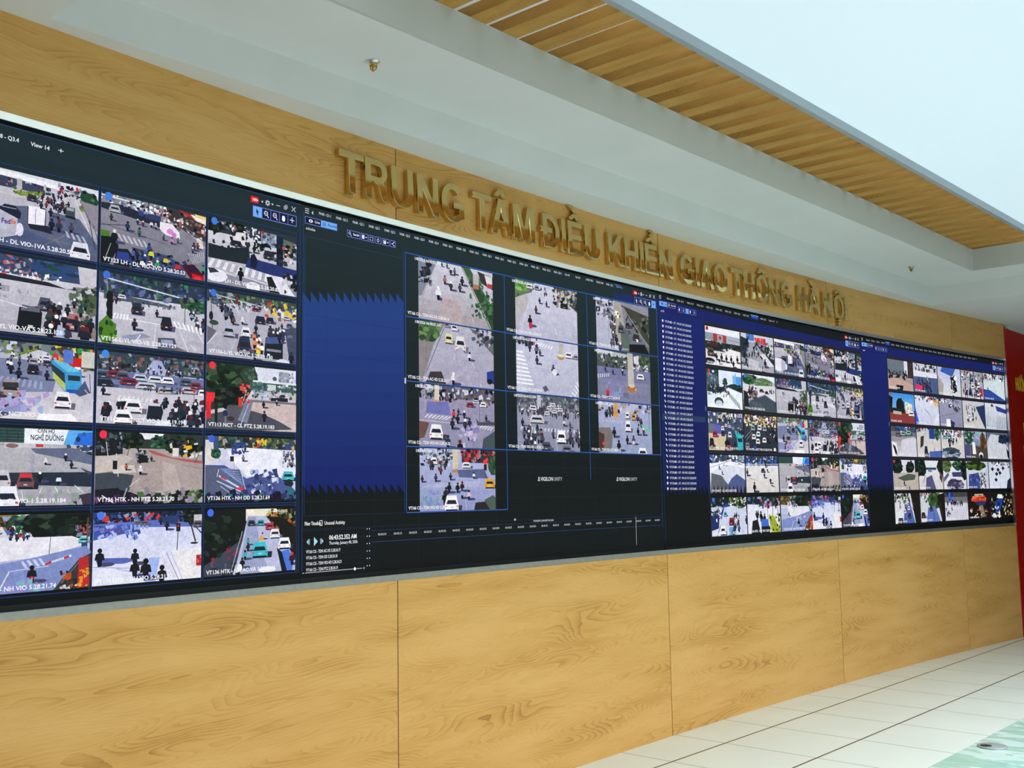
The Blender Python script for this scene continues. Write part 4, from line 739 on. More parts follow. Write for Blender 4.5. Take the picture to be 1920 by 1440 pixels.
def rnd_street(seed):
    """a generic junction seen from above, for the small tiles whose detail the photograph does not resolve"""
    def f(c):
        r = random.Random(seed); base = r.choice(('c9cbd8', 'b9b9c4', 'd6d8e6', 'a5a8b8', 'c8c4c0'))
        c.G(0, 0, 100, 100, base, r.choice(('b8b8c8', 'd8d6de', '9a9cb0')))
        hz = r.uniform(14, 34); c.R(0, 0, 100, hz, r.choice(('1c2620', '26302c', '2c3648', '15181a'))); c.B(0, 0, 100, hz, 50, 3); c.T(r.uniform(0, 30), hz*.5, 16, hz*.6, DKG, 14); c.T(r.uniform(60, 100), hz*.5, 14, hz*.6, GRN, 12)
        q = r.uniform(35, 65); c.P([(q-8, hz), (q+8, hz), (q+60, 100), (q-50, 100)], r.choice(('c8cadc', 'dcdce8', 'a8b0d0')))
        if r.random() < .6: c.P([(0, r.uniform(50, 70)), (r.uniform(30, 60), r.uniform(50, 64)), (r.uniform(50, 80), 100), (0, 100)], r.choice(('4a5a90', '3a4256', '5a6aa8')))
        if r.random() < .6: a = r.uniform(0, 50); c.Z([(a, 60), (a+45, 64), (a+50, 84), (a-6, 80)], 8, 'eceef6')
        c.K(10, hz+4, 90, 60, 12, 9, 15); c.K(10, 60, 90, 92, 7, 18, 26)
        for i in range(r.randint(1, 4)): c.C(r.uniform(15, 85), r.uniform(40, 88), 13, 18, r.choice(('eee', '223', '9ab', 'c22', '2ab', '36a')))
    return f
def f_dlp(c):
    c.G(0, 0, 100, 100, 'b9b4b0', 'e8e6ea'); c.R(0, 0, 100, 20, 'eceef8'); c.P([(0, 16), (28, 16), (28, 38), (0, 34)], '8a97a8'); c.P([(22, 16), (60, 17), (60, 38), (22, 36)], 'a83a3a'); c.P([(34, 18), (50, 18), (50, 38), (34, 37)], '99a4b4'); c.D(42, 26, 4, 5, 'c43030'); c.P([(60, 17), (100, 18), (100, 40), (60, 38)], 'a8b2c4'); c.l(66, 28, 96, 30, 2.5, 'a83a4a')
    c.D(5, 6, 3, 5, 'a02a2a'); c.R(0, 38, 100, 62, '22262a'); c.S(0, 38, 100, 62, 60, 2.6, ('3a4a44', '15181c', '556', '7a2a2a', 'c9c9d0', '2c3c38')); c.R(10, 42, 34, 50, '4a2a2a'); c.P([(70, 52), (100, 56), (100, 100), (30, 100), (40, 74)], 'eceae8'); c.C(14, 66, 20, 22, '5a4a44', sh='1a1a1c'); c.D(10, 90, 16, 8, '1a1c22')
    for q in ((30, 76, 20), (44, 76, 24), (58, 78, 22), (72, 78, 22), (90, 76, 22), (38, 86, 20), (78, 90, 20)): c.M(q[0], q[1], q[2], '14161a')
def f_dlo(c):
    c.G(0, 0, 100, 100, '9a9caa', 'a8a8b4'); c.R(0, 0, 100, 22, 'c8ccda'); c.R(16, 0, 40, 18, '4a7ac4'); c.P([(40, 8), (76, 6), (78, 26), (44, 18)], 'd82a48'); c.S(46, 10, 72, 18, 8, 2, ('f0a040', 'e85')); c.P([(0, 10), (22, 16), (14, 60), (0, 66)], '223038'); c.S(0, 10, 22, 90, 50, 3, ('101820', '2a3a44', '4a5a60')); c.P([(80, 24), (100, 28), (100, 46), (80, 32)], 'ececf2')
    c.P([(40, 20), (78, 28), (100, 56), (100, 80), (60, 40)], '26302e'); c.S(40, 18, 100, 64, 60, 3, ('15201c', '4a5a50', 'c8c8d0', '2c3c34', '889')); c.P([(56, 52), (72, 50), (100, 80), (84, 84)], 'dcdce6'); c.Z([(24, 68), (56, 74), (50, 92), (22, 86)], 8, 'e0e0ea'); c.K(20, 34, 54, 60, 10, 12, 16); c.M(72, 74, 26, '111'); c.M(64, 92, 20, '433')
def f_ylp(c):
    c.G(0, 0, 100, 100, 'dde6f6', 'dfeaf0'); c.R(0, 0, 34, 44, '4a5a68'); c.R(0, 0, 34, 12, '15424a'); c.S(0, 10, 34, 42, 30, 2.6, ('8a98a8', '334450', '6a7a88')); c.R(74, 12, 100, 44, '4f9ae0'); c.P([(74, 8), (84, 4), (84, 44), (74, 44)], '7ab4ea'); c.T(52, 32, 7, 12, GRN, 8); c.T(80, 46, 26, 12, ('1c3030', '2c4440', '15201e'), 20); c.R(0, 44, 60, 60, '2a343c')
    c.S(0, 40, 60, 66, 60, 2.6, ('112', '334', '8a98a8', '223')); c.P([(40, 60), (60, 44), (100, 56), (100, 100), (0, 100), (16, 80)], 'e9f2f8'); c.S(46, 50, 62, 68, 18, 2.4, ('111', 'fff', '445')); c.D(32, 84, 13, 12, '3a464c'); c.D(32, 88, 10, 8, 'c8d4dc')
    for i in range(8): c.l(62+i*4, 56+i*4, 64+i*4, 72+i*4, 5, '14202a')
def f_ylo(c):
    c.G(0, 0, 100, 100, 'd9dce6', '46505c'); c.P([(0, 0), (100, 14), (100, 0)], 'e6eaf4'); c.T(20, 14, 24, 14, GRN, 30); c.T(60, 20, 30, 12, ('5a7a50', '3a5a3a', '8a9a7a'), 30); c.P([(0, 28), (30, 30), (100, 26), (100, 70), (66, 52), (20, 70), (0, 70)], 'dad8e0'); c.K(16, 34, 40, 44, 9, 12, 15); c.C(56, 42, 13, 9, '2a2c38'); c.C(72, 46, 11, 8, '1a1c28'); c.K(80, 34, 98, 44, 7, 10, 12)
    c.S(14, 46, 42, 66, 60, 3, ('2a2026', '4a3a40', '15141a', '8a7a80')); c.P([(66, 54), (98, 72), (100, 100), (0, 100), (22, 72)], '424c5a'); c.P([(0, 46), (12, 50), (16, 100), (0, 100)], '1c2024')
    for i in range(7): c.l(24+i*4, 76, 34+i*5, 98, 1.2, '8a94a4')
def f_n1(c):
    c.G(0, 0, 100, 100, '4a5470', '2a3040'); c.S(0, 0, 100, 26, 120, 3, ('c9ccd8', '223', '445', '9ab', '112', 'dcc890', '5a6ab0')); c.P([(0, 30), (34, 34), (40, 60), (0, 56)], '5a62b0'); c.R(0, 32, 14, 56, '6a6e78'); c.P([(0, 56), (50, 58), (48, 72), (44, 100), (0, 100)], 'cfc0a2'); c.C(18, 58, 14, 16, 'b0182a'); c.C(8, 82, 14, 26, '15161a', sh='333'); c.C(40, 42, 9, 12, 'eee'); c.C(40, 56, 9, 13, '1a1e34'); c.C(60, 58, 11, 16, 'dde'); c.C(50, 34, 8, 8, 'dde'); c.C(60, 36, 9, 8, 'cde'); c.C(70, 40, 8, 8, '9ab')
    c.D(52, 80, 8, 8, '1c1814'); c.C(56, 94, 16, 16, '8a8290', roof='d22838'); c.P([(74, 46), (84, 46), (98, 62), (98, 96), (84, 98), (80, 66)], '38b4c4'); c.P([(82, 66), (96, 66), (96, 76), (84, 76)], '14303c'); c.M(74, 82, 16, '111'); c.K(80, 34, 100, 60, 12, 12, 16)
def f_n4(c):
    c.G(0, 0, 100, 100, '3a4250', '23282e'); c.S(0, 0, 100, 30, 120, 3, ('ece0c8', '334', '8a9a50', 'c87070', 'fff', '445', 'e0c850')); c.K(60, 30, 100, 70, 30, 14, 18, ('14161a', '223', '334')); c.l(0, 64, 20, 44, 1.2, 'ccd'); c.l(6, 70, 24, 48, 1.2, 'ccd')
    for x, y, co in ((26, 36, '8ab'), (46, 34, 'dde'), (62, 36, '9ab'), (42, 52, 'e8e8ee'), (28, 60, 'eceaf0'), (40, 72, 'f0f0f4'), (60, 68, 'e8e8ec'), (30, 92, '2a52b8'), (8, 84, '889')): c.C(x, y, 13, 15, co, sh='111')
    c.M(92, 92, 24, 'ddd')
def f_co(c):
    c.G(0, 0, 100, 100, 'dfe2f0', 'cfd4e6'); c.R(0, 0, 100, 22, '38485c'); c.S(0, 0, 100, 26, 100, 3, ('dde', '334', '2a6ac0', '667', '112', '8ab')); c.P([(0, 24), (50, 16), (100, 22), (100, 34), (40, 26), (0, 48)], 'f0f2fa'); c.l(0, 34, 56, 16, 2, '445a90'); c.P([(4, 48), (30, 54), (50, 78), (60, 62), (76, 50), (100, 66), (100, 100), (0, 100)], '4c5a8a'); c.P([(4, 48), (34, 56), (48, 78), (50, 100), (0, 100)], '5e626c'); c.M(26, 32, 12, '223'); c.M(34, 46, 12, '334'); c.C(84, 22, 10, 7, 'eee')
    for i in range(9): c.P([(i*11+6, 100), (i*11+10, 78), (i*11+14, 100)], '2a1424')
def f_cd(c):
    c.G(0, 0, 100, 100, 'e6e6ea', 'd4cfcc'); c.R(0, 0, 100, 26, '2c3c5c'); c.S(0, 0, 100, 26, 100, 3, ('2a5ac0', '5a8ad8', '112', 'ccd', '445', '15202c')); c.l(0, 24, 100, 22, 3, 'c8d0e8'); c.C(52, 40, 12, 12, '2a3038'); c.M(66, 38, 14, '223'); c.M(56, 52, 18, '1c2430'); c.M(74, 66, 20, '1c2430'); c.M(60, 24, 14, '112'); c.M(4, 44, 22, '334'); c.M(24, 84, 30, '15181c'); c.P([(74, 78), (80, 80), (90, 86), (78, 84)], '445'); c.l(10, 60, 26, 66, 2, '667')
def f_ha(c):
    c.G(0, 0, 100, 100, 'b9c2e2', 'dcdce8'); c.R(0, 0, 100, 24, '131a1c'); c.S(0, 0, 60, 26, 60, 2.6, ('101814', '28407a', '9ab', '15201a')); c.S(50, 0, 100, 34, 60, 3, ('f0f0e8', '3a5a20', '1a140c', '6a8a2a', 'c8d0c0')); c.P([(40, 14), (52, 20), (64, 34), (28, 60), (22, 48)], '223a90'); c.P([(0, 46), (22, 46), (20, 80), (0, 86)], '1c2c68'); c.S(0, 30, 26, 60, 30, 2.4, ('eee', '112', '445')); c.l(26, 70, 14, 100, 5, '6a6480')
    c.P([(36, 26), (62, 22), (100, 44), (100, 100), (20, 100), (26, 60)], 'ccd2ea'); c.C(38, 44, 10, 12, '3ab0b8'); c.C(54, 64, 13, 20, 'a01420'); c.C(30, 86, 16, 24, 'f0f0f2', sh='1a2a50'); c.P([(48, 78), (64, 78), (68, 100), (46, 100)], '58a8d8'); c.D(57, 94, 6, 5, '14303a'); c.K(60, 44, 78, 90, 14, 16, 24); c.l(74, 60, 98, 40, 2.4, 'f0f4f4'); c.l(70, 0, 70, 40, 2.5, '778'); c.M(98, 60, 24, '223')
def f_hb(c):
    c.G(0, 0, 100, 100, 'dfe0f0', 'e6e6ee'); c.R(0, 0, 100, 26, '1a2220'); c.S(0, 0, 100, 30, 80, 3, ('101c14', '9aa8e0', '2a4a8a', 'c55', '3a5a3a', '1a2a58')); c.P([(0, 20), (36, 22), (30, 30), (0, 30)], 'dde'); c.l(60, 20, 62, 80, 3, '1c1c22'); c.l(78, 24, 76, 60, 5, '15181c'); c.l(92, 20, 94, 60, 4, '15181c'); c.K(24, 46, 62, 60, 6, 20, 26, ('111', '16181c')); c.M(40, 52, 30, '111')
    c.P([(14, 66), (30, 62), (38, 100), (10, 100)], '15181e'); c.P([(40, 62), (60, 62), (64, 82), (40, 84)], '3a6ad0'); c.R(40, 82, 66, 100, '111420'); c.P([(64, 50), (80, 56), (100, 96), (100, 100), (70, 100)], '9aa828'); c.S(64, 50, 98, 98, 30, 3, ('6a8a2a', 'c8c83a', '15180c'))
# ---- wet avenue pictures of the second desktop
def avenue(c, top='b9b8cc', bot='b0aec2'): c.G(0, 0, 100, 100, top, bot)
def f_a0(c):
    avenue(c, 'cfd0e0', 'a49aa2'); c.P([(0, 0), (24, 0), (4, 62), (0, 64)], '7f8496'); c.S(0, 2, 16, 40, 34, 3, ('1c2226', '334', '556', '9ab')); c.l(24, 0, 2, 72, 2.2, 'a09a96'); c.l(30, 0, 8, 76, 1, 'ddd'); c.P([(56, 0), (68, 0), (100, 62), (100, 100), (96, 100)], '3e5c42'); c.P([(62, 6), (92, 54), (100, 56), (100, 100), (96, 96)], '2c4a30'); c.l(58, 2, 97, 98, 2.4, 'dcd0cc'); c.S(66, 12, 100, 90, 60, 2.6, ('3a6a3c', '24402a', '4a7a48', '55705c'))
    c.R(72, 8, 80, 30, 'b4b0ba'); c.R(72, 26, 80, 34, 'b0705a'); c.P([(78, 2), (100, 8), (100, 30), (84, 22)], '3a3038'); c.P([(88, 6), (99, 8), (99, 28), (92, 24)], 'e0dde2'); c.R(92, 20, 99, 28, 'b83a40'); c.M(34, 28, 16, 'a06a5a'); c.M(42, 36, 17, '2a3436'); c.M(42, 12, 13, '334'); c.M(47, 10, 13, '667'); c.M(54, 36, 16, '4a3460'); c.M(57, 24, 17, '223'); c.M(25, 52, 24, 'e8eaf2', 'eee'); c.M(30, 4, 8, '334'); c.M(37, 4, 9, '445')
    c.l(18, 36, 24, 40, 1, 'dde'); c.l(24, 40, 20, 46, 1, 'dde'); c.l(20, 46, 15, 42, 1, 'dde'); c.l(15, 42, 18, 36, 1, 'dde'); c.l(60, 46, 64, 50, 1, 'dde'); c.l(64, 50, 61, 55, 1, 'dde'); c.l(61, 55, 57, 51, 1, 'dde'); c.l(36, 84, 36, 94, 2, 'eee'); c.l(54, 84, 56, 96, 2, 'eee'); c.l(70, 82, 73, 94, 2, 'eee'); c.P([(30, 60), (50, 60), (60, 100), (24, 100)], 'b5a6aa')
def f_a1(c):
    avenue(c, 'b4b4c6', 'a6a0b8'); c.P([(0, 0), (34, 0), (18, 40), (4, 100), (0, 100)], '8a8488'); c.T(10, 12, 18, 20, ('4a6a3e', '38583a', '6a8a50', '2a4030'), 34); c.l(9, 20, 9, 54, 1.6, '6a5440'); c.l(13, 20, 12, 36, 1.6, '6a5440'); c.l(32, 8, 8, 86, 3, '6c6876'); c.l(34, 10, 11, 86, 1, 'b8b4c4'); c.P([(66, 0), (100, 12), (100, 44), (84, 24)], '6a6874'); c.S(70, 0, 100, 26, 50, 2.6, ('2c2e36', '445', '99a', '556', 'bbc'))
    c.l(66, 2, 100, 44, 2, 'c4c0cc'); c.C(38, 24, 11, 17, 'e0dca8', sh='778'); c.C(54, 30, 15, 26, 'dcdad6', sh='778'); c.C(46, 4, 9, 12, 'dde', sh='778'); c.C(36, 2, 7, 8, '99a'); c.M(66, 48, 16, 'dcdce8'); c.l(70, 60, 73, 68, 2, 'eee'); c.l(34, 38, 34, 46, 2, 'dde'); c.l(81, 94, 82, 100, 2, 'eee'); c.P([(90, 72), (100, 68), (100, 92), (90, 88)], '2a3a8c'); c.D(94, 88, 4, 5, '14182a')
    c.P([(14, 82), (28, 80), (34, 100), (8, 100)], '3a3438'); c.M(44, 88, 22, 'e2e0e4', 'eee'); c.S(30, 40, 70, 96, 20, 3, ('a8a4ba', 'b6aec4'))
def f_a2(c):
    avenue(c, '9a92b0', '8f8ea8'); c.R(0, 0, 100, 20, '55566a'); c.S(0, 0, 100, 24, 130, 2.6, ('223', '445', 'ccd', '6a5a50', '9ab', '112', '8a8aa0')); c.l(7, 0, 7, 44, 5, 'a8a4ac'); c.R(19, 0, 25, 26, 'd4c8b4'); c.D(22, 28, 5, 4, 'c49a50'); c.P([(10, 28), (36, 26), (40, 48), (8, 46)], '6f70b0'); c.Z([(10, 48), (44, 50), (36, 56), (6, 54)], 7, 'd4d2dc'); c.Z([(84, 60), (100, 64), (96, 70), (78, 66)], 5, 'd4d2dc')
    c.C(66, 28, 11, 8, '8a2434', sh='556'); c.C(84, 26, 9, 9, 'eee', sh='556'); c.C(74, 22, 9, 6, 'ccd'); c.P([(74, 50), (78, 56), (100, 54), (100, 60), (76, 62)], '4a4a58'); c.l(79, 30, 79, 56, 1.6, '334'); c.l(0, 58, 100, 64, 1.5, 'dcdce4'); c.M(44, 44, 16, 'd8303c'); c.M(58, 44, 14, '223'); c.M(49, 52, 17, '16181c'); c.M(59, 60, 20, '334'); c.M(65, 58, 19, '223'); c.M(42, 60, 20, '223'); c.M(64, 76, 22, '2a3ab0'); c.M(50, 40, 11, '223'); c.M(88, 48, 12, '223')
    c.C(21, 76, 18, 24, 'ecebf0', sh='3a3844'); c.M(36, 90, 24, '1c3050'); c.M(52, 98, 26, '101014'); c.P([(0, 60), (12, 62), (6, 86), (0, 88)], '6a4c44'); c.P([(100, 70), (84, 84), (82, 100), (100, 100)], '445058'); c.S(52, 62, 80, 98, 26, 3, ('c8c0dc', '8a80b8', 'b4a8d0'))
def f_a3(c):
    avenue(c, 'b2b8dc', '8c92c0'); c.R(54, 0, 100, 22, '3a2c34'); c.S(0, 0, 42, 26, 70, 2.4, ('223', '445', 'ccd', '9ab', '556')); c.S(54, 0, 100, 20, 50, 2.6, ('b02a34', '112', '6a3038', '889', 'd44')); c.R(42, 0, 49, 32, 'cfc4aa'); c.D(46, 36, 5, 3, 'b4884a'); c.C(18, 20, 8, 12, 'eee'); c.C(26, 22, 8, 9, '99a'); c.K(8, 20, 36, 34, 8, 12, 15); c.C(60, 26, 12, 10, 'e8e8ec'); c.P([(48, 34), (84, 32), (90, 48), (50, 46)], '5a618c'); c.T(98, 24, 8, 18, ('2e4a34', '1c3024', '46664a'), 16); c.l(86, 0, 86, 46, 2, '3a3a44'); c.D(86, 20, 3, 4, 'ff3038'); c.R(84, 24, 88, 34, '1c1c22')
    c.M(20, 46, 14, '334'); c.M(39, 44, 13, '223'); c.M(70, 42, 12, 'ddd'); c.M(3, 48, 12, '223'); c.Z([(0, 62), (28, 54), (80, 52), (76, 62)], 16, 'c4c4dc', .42); c.C(92, 56, 15, 16, 'e0a828', sh='2a2a34'); c.l(26, 78, 24, 92, 1.4, 'dde'); c.l(56, 62, 60, 100, 1.6, 'dde'); c.M(37, 62, 19, '14161a'); c.M(33, 70, 20, '2a2c30'); c.M(31, 78, 22, '101114'); c.M(48, 62, 18, '14161a'); c.M(54, 60, 18, '201824'); c.M(54, 72, 18, '8aa0d8'); c.M(63, 74, 18, 'e0b8c8')
    c.C(40, 88, 19, 25, 'ececec', sh='3a3a54'); c.P([(72, 88), (90, 86), (98, 100), (70, 100)], '2a1c24'); c.P([(84, 84), (96, 76), (100, 80), (100, 100), (92, 100)], '4a5a50'); c.S(0, 66, 26, 90, 20, 3, ('7a8ac8', '80b0a8', '8a86cc'))
def f_b0(c):
    avenue(c, 'cfd0e2', 'b7b6cc'); c.P([(0, 0), (30, 0), (26, 18), (0, 34)], '6a7068'); c.T(10, 8, 16, 12, ('6a9a4a', '8aba5a', '4a7a3c', '2e4a2c'), 26); c.T(6, 36, 6, 12, ('4a7a3a', '3a5c34'), 8); c.T(6, 56, 6, 6, GRN, 8); c.l(7, 20, 7, 60, 2, '889'); c.P([(0, 34), (18, 22), (20, 40), (8, 70), (0, 92)], 'b9b4b8'); c.l(20, 40, 8, 92, 1.4, 'eee'); c.P([(60, 0), (100, 0), (100, 40), (70, 14)], '4a4c50'); c.S(56, 0, 100, 34, 70, 2.8, ('223', '8a8478', 'ccc4b4', '4a5a4a', '112', 'aaa')); c.C(22, 8, 10, 10, 'ddd'); c.C(34, 8, 8, 9, '889')
    c.C(78, 32, 14, 10, '15221c', sh='889'); c.M(38, 30, 12, '223'); c.M(49, 34, 12, '445'); c.M(32, 48, 16, '5a3a30'); c.M(22, 70, 22, '14161c'); c.D(23, 80, 3, 6, 'c8283a'); c.K(40, 4, 52, 18, 5, 7, 9); c.l(36, 76, 35, 86, 2, 'eee'); c.l(62, 78, 66, 92, 2, 'eee'); c.l(86, 80, 90, 92, 2, 'eee'); c.l(94, 50, 100, 74, 1.6, 'dde'); c.l(58, 58, 94, 60, 1, 'c8c8dc')
def f_b1(c):
    avenue(c, 'c6c7dc', 'b5b6cc'); c.S(0, 0, 34, 14, 30, 2.6, ('3a6a4a', '445', 'ccd', '223', 'a55')); c.Z([(2, 26), (14, 22), (34, 100), (0, 100)], 1, 'c6c7dc'); 
    for i in range(9): y = 26+i*7; c.P([(0, y), (10+i*2, y+1), (11+i*2, y+4), (0, y+3)], 'f0f1f8')
    c.Z([(36, 6), (60, 10), (58, 16), (30, 12)], 6, 'ecedf5'); c.K(14, 8, 34, 22, 7, 15, 18, ('445', '667', '334')); c.R(68, 2, 75, 22, 'b9b2a8'); c.D(71, 28, 6, 5, 'b4884a'); c.D(71, 25, 5, 3, 'e8dcd0'); c.C(84, 22, 13, 12, 'e8e8ee', sh='556'); c.C(96, 24, 9, 9, '99a'); c.M(37, 24, 13, '433'); c.M(32, 38, 17, '334'); c.M(58, 52, 20, '22242c'); c.D(60, 58, 4, 6, 'e6e6ea'); c.l(24, 50, 64, 52, .8, 'e8e8f2')
    c.P([(40, 88), (46, 84), (50, 92), (44, 96)], '55566a'); c.Z([(84, 100), (100, 66), (104, 80), (92, 104)], 5, 'eeeff6', .4)
def f_b2(c):
    avenue(c, '9a9cae', '8b8ca6'); c.R(0, 0, 100, 26, '5a5f68'); c.S(0, 0, 100, 26, 110, 2.6, ('3a4048', '7a8088', 'aab', '445', '99a')); c.R(31, 0, 37, 40, 'b6b6c6'); c.K(0, 22, 100, 34, 44, 9, 12, ('445', '334', '556')); 
    for x, y in ((50, 22), (58, 28), (62, 20), (46, 32), (56, 16), (68, 24)): c.C(x, y, 9, 7, 'dcdce4', sh='556')
    c.C(30, 44, 24, 15, 'c9c8d2', sh='556'); c.C(24, 24, 12, 9, 'dde'); c.M(8, 50, 16, '223'); c.M(74, 46, 15, 'ccc'); c.M(84, 50, 12, '445'); c.l(90, 20, 90, 46, 1.6, '334'); c.Z([(6, 58), (100, 60), (100, 66), (4, 64)], 18, 'c8c8da'); c.K(8, 60, 40, 94, 26, 17, 22, ('334', '445', '223', '556', '778')); c.M(56, 68, 18, '445'); c.C(69, 74, 16, 24, 'f4f4f6', sh='445'); c.C(44, 92, 17, 16, '4a4c5e'); c.C(78, 96, 17, 14, '6a6c80'); c.K(82, 62, 100, 88, 10, 17, 22, ('334', '445', '556')); c.l(58, 66, 62, 100, 1.4, 'dde')
def f_c0(c):
    c.G(0, 0, 100, 100, '8f90a0', '5c606c'); c.P([(0, 0), (40, 2), (40, 100), (0, 100)], 'b7b8cc'); c.S(0, 0, 30, 40, 50, 3, ('445', '223', 'ccd', '778')); c.P([(34, 0), (46, 4), (60, 96), (40, 100), (30, 50)], 'a9a39a'); c.P([(46, 6), (100, 20), (100, 80), (84, 62)], '3f4238'); c.S(56, 18, 100, 62, 40, 3, ('2c3030', '5a6060', '15181a', '6a6a60')); c.l(50, 10, 98, 84, 3.5, 'a49c92'); c.P([(42, 40), (60, 60), (62, 94), (46, 94)], '5a6a64')
    c.C(38, 26, 10, 12, 'e0d8c8'); c.D(37, 24, 2, 3, 'fff8d8'); c.D(40, 32, 2, 3, 'fff8d8'); c.C(45, 56, 12, 15, '4a4c54'); c.C(58, 46, 9, 12, '334'); c.C(74, 68, 15, 14, '38382c'); c.D(76, 74, 2, 3, 'fff'); c.P([(60, 84), (90, 80), (100, 100), (60, 100)], '16181c'); c.K(26, 20, 36, 94, 12, 12, 20, ('334', '556')); c.M(36, 78, 22, '223'); c.M(43, 92, 22, '445'); c.l(24, 10, 22, 80, 2, '778')
def f_c1(c):
    c.G(0, 0, 100, 100, '8a8cb0', '7a7c98'); c.R(0, 0, 100, 34, '4a5450'); c.P([(0, 0), (60, 4), (60, 12), (0, 10)], 'b8bcc4'); c.S(0, 8, 60, 34, 60, 3, ('1c2a20', '2c3c2c', 'ccd', '6a7068', '556')); c.P([(68, 6), (78, 2), (84, 34), (70, 34)], 'd8dae4'); c.T(88, 18, 12, 18, ('3a4a3a', '28382c', '5a6a50'), 24); c.S(60, 20, 100, 36, 30, 2.4, ('334', 'ccd', '889')); c.P([(0, 34), (100, 34), (100, 60), (0, 56)], '76789e'); c.C(80, 46, 15, 12, 'eceaee'); c.P([(56, 0), (66, 0), (68, 70), (56, 70)], 'c0b8b2'); c.D(63, 75, 11, 9, '8a8a98'); c.D(63, 72, 9, 7, 'b86a3a'); c.S(55, 66, 71, 76, 14, 1.6, ('d89a60', '8a4a2a')); c.D(63, 66, 6, 4, 'cfc6c0')
    c.M(28, 42, 11, '223'); c.M(46, 40, 13, '223'); c.M(14, 38, 11, '334'); c.Z([(0, 50), (24, 46), (22, 52), (0, 58)], 6, 'd0d2e0'); c.M(18, 84, 22, 'd02838', 'e33'); c.S(16, 62, 50, 92, 24, 3, ('8a76c8', '7a9ac0', '9a80b8')); c.R(46, 82, 56, 92, '6a6c88')
def f_c2(c):
    avenue(c, 'a8acd0', '93a0c0'); c.S(0, 0, 100, 18, 70, 2.6, ('334', 'ccd', '778', '223', 'a98')); c.R(28, 0, 35, 24, 'cf9a5a'); c.D(31, 26, 6, 4, 'e09a40'); c.P([(60, 0), (72, 0), (64, 20), (40, 20)], 'b9b8cc'); c.K(12, 10, 28, 26, 6, 14, 17); c.C(53, 24, 8, 14, 'e6e6ea', sh='556'); c.C(65, 26, 8, 14, 'd89a30', sh='556'); c.Z([(10, 34), (48, 36), (44, 42), (6, 40)], 10, 'c0c2da', .4); c.l(10, 32, 12, 46, 5, 'b49a94'); c.C(54, 46, 12, 22, 'e9e9ef', sh='556'); c.K(70, 18, 80, 40, 6, 13, 16)
    c.P([(0, 52), (20, 50), (26, 62), (22, 96), (0, 98)], '7a7072'); c.P([(0, 60), (10, 64), (8, 96), (0, 98)], '4a3030'); c.D(8, 82, 2, 3, 'ff4030'); c.M(28, 58, 22, '15161a'); c.M(36, 84, 24, '15161a'); c.M(52, 72, 19, '1a2024'); c.M(64, 72, 20, '445'); c.D(64, 78, 2.4, 4, 'ecc'); c.M(73, 54, 17, '14161a'); c.M(84, 54, 17, '6a3a34'); c.C(81, 98, 18, 20, 'e8ecf0', sh='334'); c.P([(78, 40), (96, 44), (100, 56), (90, 56)], '7fb8b4'); c.l(95, 20, 95, 50, 1.6, '334')
